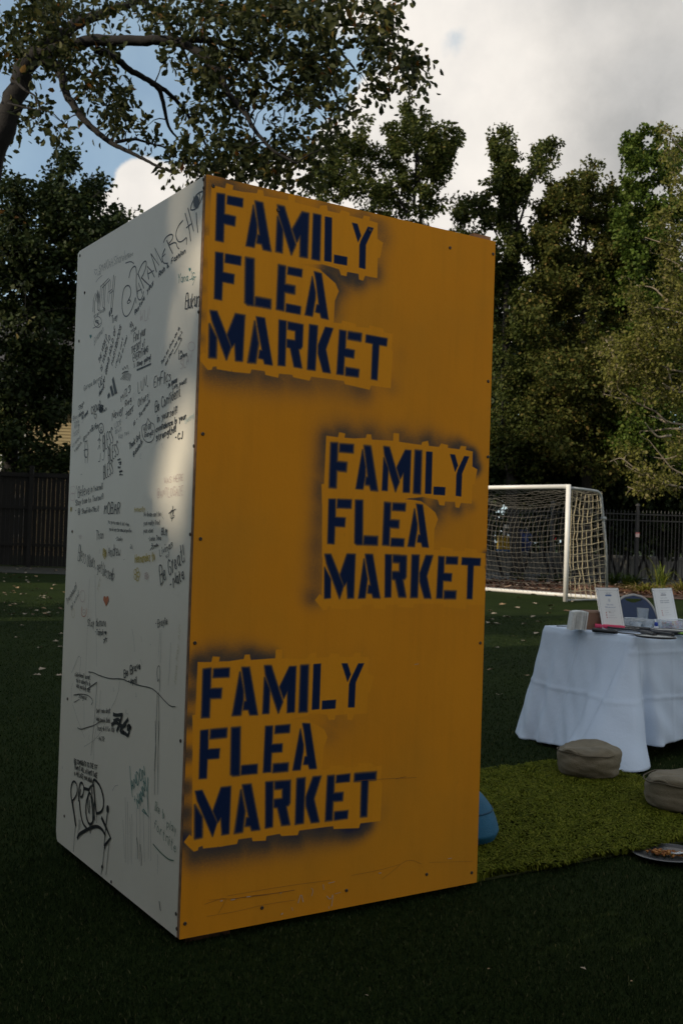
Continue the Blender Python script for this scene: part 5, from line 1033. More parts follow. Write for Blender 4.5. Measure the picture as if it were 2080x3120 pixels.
def fbm(P, s, seed):
    r = RS(seed); v = np.zeros(len(P))
    for o in range(4):
        for _ in range(4):
            k = r.randn(3); k /= np.linalg.norm(k); v += np.sin(P @ k * s * 2 ** o + r.rand() * 6.283) / 2 ** o / 2.2
    return v
M_can = mat("khaki_canvas", (0.185, 0.155, 0.105), .9, .18, 7, .35, 120)
def pouf(c, R, h, label, seed, sx=1.0):
    prof = []
    for t in np.linspace(0, 1, 34):      # superelliptic side
        a = t * math.pi - math.pi / 2; 
        rr_ = R * abs(math.cos(a)) ** .20; z = h / 2 + h / 2 * math.copysign(abs(math.sin(a)) ** .80, math.sin(a)); prof.append((max(rr_, .0005), z))
    n = 84; a = np.linspace(0, 2 * math.pi, n, endpoint=False); m = np.array(prof)
    P = np.stack([m[:, :1] * np.cos(a), m[:, :1] * np.sin(a), np.repeat(m[:, 1:], n, 1)], -1)
    q = P.reshape(-1, 3); rad = np.linalg.norm(q[:, :2], axis=1)
    w = fbm(q * np.array([1, 1, 2.2]), 15, seed) * .009 + np.abs(fbm(q * np.array([1, 1, 3.5]), 26, seed + 1)) * -.004
    sm_ = (rad / R) ** 2; q[:, 0] *= 1 + w / R * sm_; q[:, 1] *= 1 + w / R * sm_; q[:, 2] += w * 1.1 * (q[:, 2] > h * .5) * (1.1 - .4 * sm_) - .008 * np.exp(-(rad / (R * .5)) ** 2) * (q[:, 2] > h * .5)
    q[:, 2] += (fbm(q * np.array([1, 1, 0]), 7, seed + 2) * .007) * (q[:, 2] > h * .5); q[:, 2] = np.maximum(q[:, 2], .001); q[:, 0] *= sx
    root = thing("floor_pouf", label, "pouf", c, "khaki floor poufs on the rug")
    MB().grid(q.reshape(P.shape) + c, True).build("cushion", M_can, root, True)
    sm = MB(); th = np.linspace(0, 6.283, 60)
    k1 = [np.array([R * 1.0 * math.cos(t) * sx, R * 1.0 * math.sin(t), h * .82 + .004 * math.sin(3 * t + seed) + .003 * math.sin(7 * t)]) for t in th]
    sm.tube(np.array(k1) * np.array([.985, .985, 1]) + c, .0035, 6, False); sm.build("seam_piping", mat("khaki_seam", (.10, .08, .052), .9), root, True)
    hd = [c + np.array([R * .93 * math.cos(t), R * .93 * math.sin(t), h * (.84 + .08 * math.sin((t + 2.75) / .55 * math.pi))]) for t in np.linspace(-2.75, -2.2, 9)]
    MB().tube(hd, .007, 6).build("handle", M_can, root, True)
pouf(np.array([1.43, 6.04, .03]), .178, .165, "khaki canvas floor pouf in front of the hanging tablecloth corner", 3)
pouf(np.array([1.745, 5.36, .03]), .198, .165, "khaki canvas floor pouf cut off by the right edge, nearer the plate", 8)

def beanbag():
    c = np.array([.545, 4.70, .03]); n, mm = 72, 44; a = np.linspace(0, 2 * math.pi, n, endpoint=False); P = np.zeros((mm, n, 3))
    for i, t in enumerate(np.linspace(0, 1, mm)):
        z = .275 * t; r = .195 * (max(0, 1 - (max(0, t - .22) / .78) ** 1.7)) ** .75 * (min(1, .80 + t * 1.3)) if t < .999 else .001
        P[i] = np.stack([r * np.cos(a) - .05 * t, r * np.sin(a) + .03 * t, np.full(n, z)], 1)
    q = P.reshape(-1, 3); rad = np.linalg.norm(q[:, :2], axis=1)[:, None]
    w = fbm(q, 9, 31) * .012 + fbm(q * np.array([1, 1, .4]), 22, 32) * .006
    q[:, :2] *= 1 + (w / .23)[:, None] * (rad > .02)
    root = thing("bean_bag", "bright blue bean bag half hidden behind the lower right corner of the box", "bean bag", c)
    MB().grid(q.reshape(P.shape) + c, True).build("bag", mat("bag_blue", (.002, .088, .17), .75, .15, 6, .3, 150), root, True)
    sm = MB(); sm.tube([P[i, 52] * np.array([1.012, 1.012, 1]) + c for i in range(2, mm - 2)], .004, 6, False); sm.tube([P[20, j] * np.array([1.008, 1.008, 1]) + c for j in range(n)], .0035, 6, False)
    sm.build("seam", mat("bag_seam", (.002, .05, .10), .8), root, True)
beanbag()

def plate():
    c = gnd(2034, 2616) + U3 * .022; R = .150
    root = thing("dinner_plate", "dark grey plastic plate resting on the turf beside the rug", "plate", c)
    p = [(.0005, 0), (.075, 0), (.085, .004), (.10, .010), (R - .004, .018), (R, .0205), (R - .001, .022), (.100, .0135), (.086, .007), (.0005, .0035)]
    tl = MB().lathe(p, (0, 0, 0), 56); V = np.concatenate(tl.v); V[:, 2] += V[:, 0] * .02 - V[:, 1] * .03
    MB().add(V + c - U3 * .018, tl.f).build("dish", mat("plate_charcoal", (.040, .043, .050), .3), root, True)
    th = np.linspace(0, 6.283, 72); rp = np.array([[(R - .001) * math.cos(t), (R - .001) * math.sin(t), .0215] for t in th]); rp[:, 2] += rp[:, 0] * .02 - rp[:, 1] * .03
    MB().tube(rp + c - U3 * .018, .0016, 6, False).build("rim", mat("plate_rim", (.20, .21, .22), .3), root, True)
    f = MB(); r = RS(41); zc = lambda x, y: .010 + x * .02 - y * .03
    for i in range(260):
        g = r.rand(); x, y = (-.055 + .13 * g + r.randn() * .012, .028 - .055 * g + r.randn() * .012); s = .0045 + .004 * r.rand()
        f.add((IV * (1 + .35 * r.randn(len(IV), 1))) * np.array([s, s, s * .7]) + c + np.array([x, y, zc(x, y) - .018 + .006 + .012 * r.rand() * math.exp(-((y - .028 + .055 * g) / .02) ** 2)]), IF)
    o = f.build("food_scraps", leaf_mat("food", [(0, (.16, .05, .012)), (.5, (.30, .11, .025)), (.85, (.42, .19, .05)), (1, (.10, .12, .03))], 0, .6), None, False, c + np.array([.01, .0, 0])); o['kind'] = 'stuff'
    tag(o, "orange brown crumbled food left on the dark plate", "food")
    fk = thing("plastic_fork", "clear plastic fork lying across the food on the dark plate", "fork", c + np.array([.05, -.03, .012]))
    o = c + np.array([.012, -.022, .008]); d = np.array([.93, -.33, .02]); d /= np.linalg.norm(d); nn = np.cross(U3, d); nn /= np.linalg.norm(nn)
    Mf = mat("fork_clear", (.60, .62, .64), .15)
    def Q(x, y, z): return o + d * x + nn * y + U3 * z
    h = MB(); xs = np.linspace(0, 1, 14); 
    top = [[Q(.028 + .115 * t, s * (.013 * (1 - t) ** 3 + .0042 + .003 * t ** 3), .004 + .010 * math.sin(t * 2.2) + e) for s, e in ((-1, 0), (-.4, .0025), (.4, .0025), (1, 0), (.4, -.001), (-.4, -.001))] for t in xs]
    h.grid(top, True); h.build("handle", Mf, fk, True)
    for k in range(4):
        y = (-1.5 + k) * .0072; MB().tube([Q(.032, y, .005), Q(.015, y, .001), Q(-.008, y * 1.05, .002)], [.0026, .0022, .0010], 6).build("tine", Mf, fk, True)
plate()

# ------------------------------------------------------------------ fallen leaves, each one an object
def leaf_template(seed, L):
    r = RS(seed); t = np.linspace(0, 1, 9); w = L * .30 * np.sin(np.pi * t ** .8) * (1 + .25 * np.sin(t * 19 + seed)); V = []
    cu = .25 + .5 * r.rand()
    for q, ww in zip(t, w): z = L * (.06 + cu * .35 * (q - .4) ** 2); V += [(L * (q - .5), -ww, z + ww * (.3 + .3 * r.rand())), (L * (q - .5), 0, z), (L * (q - .5), ww, z + ww * (.3 + .3 * r.rand()))]
    F = []
    for i in range(8): F += [(3 * i, 3 * i + 1, 3 * i + 4, 3 * i + 3), (3 * i + 1, 3 * i + 2, 3 * i + 5, 3 * i + 4)]
    return V, F
LM = [mat("dry_leaf_pale", (.33, .27, .20), .8, .2, 30), mat("dry_leaf_tan", (.30, .20, .11), .8, .25, 30), mat("dry_leaf_brown", (.13, .075, .045), .85, .25, 30)]
protos = []
for i in range(6):
    V, F = leaf_template(i, .10); me = bpy.data.meshes.new("fallen_leaf"); me.from_pydata(V, [], F); me.materials.append(LM[(0, 0, 1, 0, 1, 2)[i]]); me.polygons.foreach_set('use_smooth', [True] * len(F)); protos.append(me)
LR = RS(19)
def drop_leaf(p, s, kind, label, group):
    o = bpy.data.objects.new("fallen_leaf", protos[kind]); COL.objects.link(o); o.location = (p[0], p[1], .022); o.rotation_euler = ((LR.rand() - .5) * .5, (LR.rand() - .5) * .5, LR.rand() * 6.28); o.scale = (s, s, s)
    tag(o, label, "leaf", group)
gR = "dry leaves on the turf near the table and goal"
for x, y, k in [(125,408,0),(385,507,0),(180,505,1),(490,492,0),(475,578,1),(378,638,0),(172,688,0),(130,855,2),(395,900,2),(198,1048,0),(155,428,1),(115,498,0),(150,505,0),(450,450,1)]:
    p = gnd(1440 + x * .40816, 1700 + y * .40816); drop_leaf(p, .9 if y > 600 else 1.15, k, "dry curled leaf lying on the shaded turf between box, table and goal", gR)
for i in range(46):
    px, py = 1490 + LR.rand() * 560, 1795 + LR.rand() ** 1.5 * 100; p = gnd(px, py); drop_leaf(p, .9 + LR.rand() * .7, int(LR.randint(6)), "small pale dry leaf on the lawn around the foot of the goal", "pale leaves around the goal")
gL = "pale fallen leaves on the lawn at left"
for i in range(95):
    px, py = -30 + LR.rand() * 235, 1722 + 160 * LR.rand() ** 1.2; p = gnd(px, py); drop_leaf(p, .6 + LR.rand() * .7, int(LR.randint(6)), "pale fallen leaf among the litter on the lawn below the board fence", gL)
for x, y in [(305,818),(430,866),(125,588),(400,615),(435,657),(290,662),(350,405),(265,862),(155,500),(440,560)]: drop_leaf(gnd(x * .4255, 1700 + y * .4255), .8, 0, "single pale leaf lying apart on the dark turf left of the box", "stray leaves left of the box")
for x, y, s, k in [(212, 340, .33, 0), (1283, 443, .24, 1), (668, 520, .12, 1), (1015, 443, .12, 2), (1420, 478, .10, 2)]:
    drop_leaf(gnd(400 + x * 1.0714, 2500 + y * 1.0714), s, k, "tiny leaf scrap on the dark turf in front of the box", "leaf scraps in front of the box")

# ------------------------------------------------------------------ ornamental grasses by the fence
def strap_plant(p, n, L, spread, seed, label, ramp, arch=1.0, stems=0):
    r = RS(seed); V = []
    for i in range(n):
        a = r.rand() * 6.283; l = L * (.55 + .55 * r.rand()); out = spread * (.35 + .75 * r.rand()); w = .010 + .010 * r.rand()
        b = p + np.array([r.randn() * .10 * spread, r.randn() * .08 * spread, 0]); dr = np.array([math.cos(a), math.sin(a), 0]); sd = np.array([-dr[1], dr[0], 0]); droop = arch * (.5 + .8 * r.rand())
        pts = [b + dr * (out * t ** 1.3) + U3 * (l * (t * 1.25 - droop * .8 * t ** 2.6)) for t in np.linspace(0, 1, 7)]
        for q in pts: q[2] = max(q[2], .03)
        for k in range(6):
            w0, w1 = w * (1 - (k / 6) ** 2 * .85), w * (1 - ((k + 1) / 6) ** 2 * .9); V += [pts[k] - sd * w0, pts[k] + sd * w0, pts[k + 1] + sd * w1, pts[k + 1] - sd * w1]
    o = quads_mesh("day_lily", np.array(V) - p, 4, leaf_mat("strap_leaf_%d" % seed, ramp, .35, .5)); o.location = tuple(p)
    return tag(o, label, "plant", "strap-leaved plants by the iron fence")
RY = [(0, (.10, .12, .015)), (.5, (.20, .19, .03)), (.8, (.30, .24, .06)), (1, (.36, .26, .10))]; RG = [(0, (.025, .05, .01)), (.6, (.05, .09, .015)), (1, (.10, .14, .02))]
p = gnd(2010, 1800); strap_plant(p, 46, 1.25, .75, 1, "tall arching yellow green strap-leaved plant by the iron fence post", [(0, (.06, .10, .012)), (.6, (.13, .17, .02)), (1, (.24, .24, .05))], .95)
p = gnd(1968, 1808); strap_plant(p, 210, .42, 1.15, 2, "low flattened golden clump of dry strap leaves left of the tall plant", RY, 1.2)
p = gnd(2075, 1806); strap_plant(p, 110, .55, .7, 3, "golden green clump of strap leaves at the right end of the mulch bed", RY, 1.1)
for i, (x, y) in enumerate(((1868, 1786), (1905, 1788), (1930, 1786))): strap_plant(gnd(x, y), 90, .55, .5, 10 + i, ("dark green grassy tuft beside the goal's rear post", "dark green grassy tuft between two others at the fence foot", "dark green grassy tuft nearest the golden clump")[i], RG, .7)
for i, (x, y) in enumerate(((1585, 1772), (1650, 1776), (1700, 1778))): strap_plant(gnd(x, y), 70, .4, .5, 20 + i, ("thin green tuft seen through the goal net below the yellow crate", "thin green tuft seen through the middle of the goal net", "thin green tuft seen just left of the near goalpost")[i], RG, .7)

# ------------------------------------------------------------------ trees
def bark(name, c): return mat(name, c, .9, .35, 9, .8, 35)
M_bark = bark("oak_bark", (.012, .010, .009)); M_bark2 = bark("grey_bark", (.030, .026, .021)); M_pale = bark("pale_bark", (.24, .20, .15))
OAK = [(0, (.024, .032, .012)), (.5, (.044, .054, .018)), (.86, (.078, .086, .030)), (.955, (.13, .12, .035)), (.985, (.16, .09, .022)), (1, (.20, .075, .018))]
DARK = [(0, (.016, .026, .010)), (.6, (.028, .044, .014)), (.92, (.046, .064, .020)), (1, (.09, .095, .03))]
MID = [(0, (.034, .048, .012)), (.55, (.068, .088, .020)), (.88, (.120, .135, .032)), (.97, (.13, .13, .04)), (1, (.17, .13, .04))]
GREEN = [(0, (.044, .078, .012)), (.5, (.088, .135, .022)), (.9, (.125, .175, .034)), (1, (.20, .20, .05))]
OLIVE = [(0, (.085, .092, .016)), (.5, (.145, .146, .030)), (.85, (.20, .19, .050)), (.95, (.19, .16, .07)), (1, (.28, .24, .13))]
LEAFM = {}
def lm(nm, ramp, tr=.3):
    if nm not in LEAFM: LEAFM[nm] = leaf_mat(nm, ramp, tr, .5, .12)
    return LEAFM[nm]
def leaf_cloud(centers, rad, per, L, wd, r, up=.35, down=.2):
    """folded six-sided leaves round each twig end"""
    n = len(centers) * per; c = np.repeat(centers, per, 0); R = np.repeat(np.broadcast_to(rad, (len(centers),)), per)
    d = r.randn(n, 3); d /= np.linalg.norm(d, axis=1, keepdims=True)
    ax = r.randn(len(centers), 3) * np.array([1, 1, .7]) + np.array([0, 0, .35]); ax /= np.linalg.norm(ax, axis=1, keepdims=True); ax = np.repeat(ax, per, 0)
    q = d * (R * r.rand(n) ** .55)[:, None]; al = (q * ax).sum(1, keepdims=True); c = c + q * .68 + ax * al * 1.15
    t = d * .7 + r.randn(n, 3) * .6; t[:, 2] -= down; t /= np.linalg.norm(t, axis=1, keepdims=True)
    nrm = r.randn(n, 3) * .8 + np.array([0, 0, up * 2]); nrm -= t * (nrm * t).sum(1, keepdims=True); nrm /= np.linalg.norm(nrm, axis=1, keepdims=True)
    s = np.cross(t, nrm); l = (L * (.65 + .6 * r.rand(n)))[:, None]; w = l * wd * (.8 + .4 * r.rand(n))[:, None]; f = (.15 + .35 * r.rand(n))[:, None]
    a = c; m1 = c + t * l * .3; m2 = c + t * l * .72 - nrm * l * .06; tip = c + t * l - nrm * l * .16
    V = np.stack([a, m1 - s * w * .8 + nrm * w * f, m2 - s * w + nrm * w * f, tip, m2 + s * w + nrm * w * f, m1 + s * w * .8 + nrm * w * f], 1)
    i = np.arange(n)[:, None] * 6; F = np.concatenate([i + np.array([0, 1, 2, 3]), i + np.array([0, 3, 4, 5])], 0)
    return V.reshape(-1, 3), F
def blob_pts(blobs, Y, dY, r):
    out = []
    for b in blobs:
        x, y, rx, ry, n = b[:5]; YY = b[5] if len(b) > 5 else Y
        ks = r.randn(max(2, int(n / 2.4)), 3); ks /= np.linalg.norm(ks, axis=1, keepdims=True) + 1e-9; ks *= r.rand(len(ks), 1) ** .42
        for _ in range(int(n)):
            q = ks[r.randint(len(ks))] + r.randn(3) * .24
            out.append(at(*D2(x + q[0] * rx, y + q[1] * ry), YY + q[2] * dY))
    return np.array(out)
def grow(limbs, pts, r, twig=.010, maxd=4.0, n=4, mult=1.0):
    """limbs: [(points, radii)]; every twig end in pts is joined to the nearest wood by a bent branch"""
    mb = MB(); N = []; RR = []
    for P, rad in limbs:
        P = np.asarray(P, float); rad = np.asarray(rad, float)
        s = np.linspace(0, 1, len(P)); k = max(8, 5 * len(P)); q = np.linspace(0, 1, k)
        Q = np.stack([np.interp(q, s, P[:, i]) for i in range(3)], 1)
        for _ in range(2): Q[1:-1] = Q[1:-1] * .5 + (Q[:-2] + Q[2:]) * .25
        Rq = np.interp(q, s, np.interp(s, np.linspace(0, 1, len(rad)), rad))
        jit = r.randn(k, 3) * Rq[:, None] * .10; jit[0] = jit[-1] = 0
        mb.tube(Q + jit, Rq, 10 if rad[0] > .12 else 7); N += list(Q); RR += list(Rq)
    N = np.array(N); RR = np.array(RR)
    if len(pts):
        d0 = np.array([np.min(((N - p) ** 2).sum(1)) for p in pts]); order = np.argsort(d0)
        for j in order:
            p = pts[j]; dd = ((N - p) ** 2).sum(1) + RR * 0; b = int(dd.argmin()); a = N[b]; D = math.sqrt(dd[b])
            if D < .05 or D > (1.5 if twig > .0095 else 2.3): continue
            r0 = min(RR[b] * .75, twig * (.9 + .9 * D)); side = r.randn(3) * D * .11; k = 3 + int(D * 3)
            k = min(k, 8); t = np.linspace(0, 1, k + 1)
            L_ = a + (p - a) * t[:, None] + side * np.sin(t * math.pi)[:, None] + r.randn(k + 1, 3) * D * .025 * np.sin(t * math.pi)[:, None]
            L_[:, 2] += D * .10 * np.sin(t * math.pi); rr_ = np.linspace(r0, max(r0 * .45, twig * .35), k + 1)
            mb.tube(L_, rr_, n, False); N = np.concatenate([N, L_[1:]]); RR = np.concatenate([RR, rr_[1:]])
    return mb
def tree(name, label, cat, base, limbs, pts, r, leafm, per, crad, L, wd, barkm, group=None, twig=.010, leafpts=None, **kw):
    root = thing(name, label, cat, base, group)
    grow(limbs, pts, r, twig).build("trunk", barkm, root, True)
    V, F = leaf_cloud(pts if leafpts is None else leafpts, crad, per, L, wd, r, **kw)
    idx_mesh("crown", V, F, leafm, root)
    return root
def zl(pts, Y, dY=0.0):       # polyline in oak-zoom pixels -> points, depth drifting along it
    m = len(pts); return [at(x * .82908, y * .82908, Y + dY * i / max(1, m - 1)) for i, (x, y) in enumerate(pts)]
def dl(pts, Y, dY=0.0): return [at(*D2(x, y), Y + dY * i / max(1, len(pts) - 1)) for i, (x, y) in enumerate(pts)]

SUNGAPS = [gnd(1560, 1812), gnd(1900, 1850), gnd(1968, 1808), gnd(2040, 1806), gnd(1500, 1957)]
def oak():
    r = RS(101); Y = 14.0
    base = gnd(-330, 1960); base = np.array([at(-200, 1900, Y)[0], Y, 0])
    tr = [base, base * .6 + at(-160, 900, Y) * .4, at(-60, 560, Y), at(15, 380, Y), at(60, 240, Y), at(110, 160, Y)]
    limbs = [(tr, [.30, .24, .18, .15, .13, .11]),
     (zl([(95,210),(200,140),(300,75),(400,42),(520,0),(660,-70),(800,-120)], Y, 1.0), [.10, .075, .05, .03]),
     (zl([(110,215),(250,160),(350,150),(450,150),(560,150),(640,150),(700,170),(760,220),(810,270),(830,330),(860,370),(900,410),(930,470),(970,520),(1010,560),(1090,600)], Y, -1.0), [.085, .065, .05, .03, .015]),
     (zl([(160,215),(200,235),(225,270),(245,350),(290,420),(340,470),(400,520),(450,545),(520,580),(580,612),(650,640)], Y, -.8), [.07, .055, .04, .025, .012]),
     (zl([(425,522),(500,510),(560,530),(640,548)], Y - .5, .5), [.025, .015, .008]),
     (zl([(350,180),(420,210),(480,260),(540,290),(590,330),(605,400),(620,470),(655,510)], Y, .8), [.055, .04, .03, .012]),
     (zl([(540,290),(620,340),(680,405),(720,470),(765,545),(800,600)], Y + .5, 1.0), [.035, .025, .01]),
     (zl([(640,150),(780,145),(860,175),(920,250),(1000,320),(1050,335),(1120,360)], Y, 1.2), [.05, .035, .02, .01]),
     (zl([(800,-120),(950,-30),(1090,55),(1150,95),(1200,140),(1240,180),(1300,250)], Y + .8, -.6), [.045, .035, .028, .014]),
     (zl([(1150,95),(1300,90),(1420,110),(1480,150),(1510,240),(1530,330)], Y + .6, -.4), [.025, .018, .008]),
     (zl([(520,0),(600,60),(650,130),(690,220),(720,300),(740,400)], Y + .6, .6), [.04, .03, .015, .008]),
     (zl([(60,300),(90,330),(130,350),(150,400),(140,440)], Y - .6, -.4), [.02, .012, .006]),
     (zl([(30,380),(110,400),(190,410),(230,450)], Y - 1.2, -.4), [.014, .010, .005])]
    z = .625    # oak-zoom px -> overview px
    Z = lambda q: [(a * z, b * z, c * z, d * z, n) + tuple(e) for a, b, c, d, n, *e in q]
    blobs = Z([(60,60,120,110,60),(220,40,120,60,45),(380,20,120,45,30),(230,170,110,50,30),(330,230,90,55,22),(420,110,60,40,7),(560,60,110,60,30),(700,50,120,60,40),(850,60,130,70,54),(1000,60,130,75,58),(1150,40,140,60,52),(1330,40,110,50,40),
     (620,215,60,50,10),(720,240,80,55,20),(850,220,120,70,40),(980,190,120,70,42),(1110,200,110,70,42),(1230,150,80,60,26),(1200,270,80,60,26),(1100,330,110,60,28),(960,330,110,70,30),(840,370,80,60,20),(760,340,60,60,12),(700,400,60,60,12),
     (1400,170,80,70,34),(1450,260,80,70,34),(1520,330,40,55,12),(1390,330,40,40,8),(1260,400,40,50,10),(1400,80,70,60,24),
     (400,430,75,50,20),(470,390,60,60,18),(500,470,50,40,12),(430,330,55,50,10),(360,300,55,50,14),(300,330,40,40,8),(345,500,20,14,3),
     (660,580,55,45,14),(720,540,70,55,18),(740,620,80,35,22),(830,540,70,60,22),(880,600,80,45,22),(960,560,70,50,18),(1000,620,70,40,16),(1080,560,80,50,18),(1160,540,80,50,16),(1130,620,60,40,10),(1190,470,60,40,10),(1060,480,60,40,10),(660,640,40,30,8),(1040,660,40,25,8),(780,600,60,40,14),
     (130,370,35,35,8),(120,440,60,28,12,13.0),(240,470,22,45,7,13.0),(40,470,30,25,5),(230,230,60,40,12),(70,220,60,60,18)])
    pts = blob_pts(blobs, Y, 1.5, r)
    # branches of the crown outside the picture, over the lawn at left and above
    pts = pts[(r.rand(len(pts)) < .44) & (pts[:, 0] < 1.15)]
    off = np.stack([base[0] + r.randn(150) * 2.6 - 1.4, Y + r.randn(150) * 2.2, 4.2 + np.abs(r.randn(150)) * 2.2], 1)
    up_ = np.stack([base[0] + 1 + r.rand(70) * 4.5, Y + r.randn(70) * 1.6, 9.8 + r.rand(70) * 1.6], 1)
    off = off[off[:, 0] < -4.0]
    for q_ in SUNGAPS:
        dd = off - q_; t_ = dd @ SUN; off = off[~((np.linalg.norm(dd - t_[:, None] * SUN, axis=1) < 1.0) & (t_ > 0))]
    allp = np.concatenate([pts, off, up_])
    tree("oak_tree", "large dark oak whose long leafy limbs reach over the box from the left", "tree", base, limbs, allp, r, lm("oak_leaf", OAK, .3), 18, .20, .102, .29, M_bark, None, .009, up=.25, down=.35)
oak()

def left_tree():
    r = RS(7); Y = 37.0
    bx = at(20, 1500, Y)[0]; base = np.array([bx, Y, 0])
    limbs = [([base, base + U3 * 3, at(*D2(50, 900), Y), at(*D2(75, 700), Y), at(*D2(90, 560), Y), at(*D2(130, 430), Y), at(*D2(152, 365), Y)], [.30, .24, .18, .12, .07, .03, .015]),
     (dl([(70,760),(130,700),(190,640),(235,560)], Y, -1), [.09, .05, .02]), (dl([(60,820),(120,790),(200,760)], Y, 1), [.08, .04, .02]), (dl([(60,700),(30,600),(30,460)], Y, 0), [.09, .05, .02]), (dl([(90,560),(160,500),(230,440)], Y, -1), [.06, .03, .012])]
    blobs = [(152,378,9,26,7),(138,420,16,22,8),(30,430,16,40,10),(40,490,34,34,16),(100,470,40,30,16),(120,520,60,30,24),(165,455,26,16,8),(215,425,22,12,8),(190,480,34,18,12),(200,530,40,24,16),(245,515,28,12,8),(280,500,16,8,4),(40,560,50,40,24),(120,590,60,40,30),(200,590,50,26,18),(255,560,30,14,7),
     (50,640,60,46,34),(130,660,60,46,30),(60,720,70,46,36),(150,740,50,50,24),(40,790,50,36,20),(110,810,60,36,22),(60,860,60,36,26),(150,850,40,40,24),(20,900,40,40,20),(110,890,60,30,20),(80,940,60,36,18),(140,930,40,40,14),(30,990,50,36,18),(120,975,24,26,5),(80,1030,60,30,14),(150,1050,30,20,10),(40,1075,60,18,14),(120,1070,40,14,8),(20,1000,40,60,14),(-60,600,60,120,30),(-60,850,60,120,30),(220,700,50,80,14),(260,640,40,60,8),
     (290,760,60,90,12),(330,900,80,90,12)]
    pts = blob_pts(blobs, Y, 1.8, r)
    tree("shade_tree", "dark broad-leaved tree at left, overhanging the board fence in front of the cream house", "tree", base, limbs, pts, r, lm("left_leaf", DARK, .2), 62, .44, .16, .36, M_bark, "trees behind the lawn", .016, up=.6, down=.1)
left_tree()

FAR = "trees in a row beyond the iron fence"
def far_tree(seed, Y, tx, top, spread, blobs, label, ramp, nm, per=105, L=.125, wd=.32, crad=.46, extra=(), barkm=None, name="leafy_tree", twig=.013):
    r = RS(seed); bx = at(*D2(tx, 1100), Y)[0]; base = np.array([bx, Y, 0]); tp_ = at(*D2(*top), Y)
    P = [base] + [base + (tp_ - base) * t + np.array([r.randn() * .12, r.randn() * .2, 0]) for t in (.2, .4, .6, .8)] + [tp_]
    limbs = [(P, [.22, .18, .14, .10, .06, .02])]
    for q, rad in extra: limbs.append((dl(q, Y, 0), rad))
    pts = blob_pts(blobs, Y, spread, r); top_ = pts[:, 2] > 8.0; pts = pts[(r.rand(len(pts)) < .56) | ~top_]
    sprigs = []; hi = pts[pts[:, 2] > np.percentile(pts[:, 2], 55)]
    for _ in range(26):
        a = hi[r.randint(len(hi))]; d = np.array([r.randn() * .42, r.randn() * .3, .9]); d /= np.linalg.norm(d); ln = .35 + .75 * r.rand()
        sprigs += [a + d * ln * q + r.randn(3) * .05 for q in (.4, .7, 1.0)]
    pts = np.concatenate([pts, np.array(sprigs)]); crad = np.concatenate([np.where(pts[:len(pts) - len(sprigs), 2] > 8.3, crad * .66, crad), np.full(len(sprigs), .20)])
    return tree(name, label, "tree", base, limbs, pts, r, lm(nm, ramp, .3), per, crad, L, wd, barkm or M_bark2, FAR, twig, up=.4, down=.3)
far_tree(1, 36.5, 950, (955, 290), 1.8, [(950,292,14,20,5),(955,325,30,24,14),(915,345,26,20,10),(1000,345,30,18,10),(1040,338,22,12,6),(975,380,50,26,22),(925,400,45,30,20),(1010,405,35,24,12),(870,365,22,22,8),(830,360,30,30,14),(800,370,30,30,14),(790,420,40,40,24),(850,430,50,40,24),(930,450,60,40,30),(1000,460,50,30,18),(760,400,30,40,12),(870,500,90,50,40),(980,540,90,60,40),(740,460,40,50,14),(1050,490,30,16,8),(820,560,80,60,30)],
    "open-crowned tree with two ragged heads showing just above the top edge of the box", MID, "mid_leaf", 80, .12, .31, .40, [([(950,480),(955,400),(955,330)], [.06, .03]), ([(940,500),(900,430),(860,370)], [.05, .02]), ([(955,420),(1000,380),(1040,345)], [.03, .01]), ([(900,480),(830,430),(800,370)], [.04, .015])])
far_tree(2, 38.0, 1190, (1165, 300), 2.0, [(1162,308,12,18,6),(1165,345,24,24,14),(1160,385,32,24,16),(1185,420,30,34,18),(1240,350,34,12,10),(1235,385,24,26,12),(1215,420,24,30,12),(1180,475,40,36,24),(1110,455,32,14,8),(1090,475,30,20,9),(1130,500,34,24,14),(1070,505,20,14,5),(1210,540,70,50,40),(1150,570,40,50,20),(1200,640,70,60,44),(1160,700,40,70,24),(1220,740,70,70,44),(1180,820,60,60,34),(1230,870,70,70,38),(1160,900,40,60,20),(1190,980,70,60,36),(1240,1040,80,40,30),(1140,1000,30,60,12)],
    "tall slender tree with two leafy spires directly right of the box", MID, "mid_leaf", 95, .125, .31, .44, [([(1190,600),(1185,480),(1165,380)], [.08, .04]), ([(1190,520),(1215,440),(1240,360)], [.05, .015]), ([(1190,640),(1130,520),(1095,470)], [.04, .012])])
far_tree(3, 37.0, 1340, (1345, 440), 2.0, [(1358,362,14,22,6),(1352,400,16,20,5),(1330,435,44,24,18),(1290,450,40,24,16),(1255,560,40,60,26),(1240,680,36,80,26),(1260,820,40,80,26),(1250,960,44,70,24),(1405,600,34,60,20),(1410,740,36,80,24),(1400,900,44,90,26),(1375,440,40,24,16),(1260,470,24,20,8),(1330,490,70,36,36),(1290,540,60,44,32),(1380,530,50,44,28),(1320,610,70,60,44),(1270,680,40,70,22),(1370,690,60,70,34),(1310,760,60,60,32),(1360,850,70,70,34),(1290,880,50,60,24),(1330,960,70,60,34),(1300,1040,70,50,28),(1380,1040,60,50,24)],
    "broad tree with a yellowing flat crown between the twin spires and the right-hand tree", [(0, (.042, .056, .013)), (.5, (.082, .096, .022)), (.86, (.140, .142, .034)), (.95, (.17, .14, .04)), (1, (.22, .15, .05))], "warm_leaf", 105, .125, .33, .46)
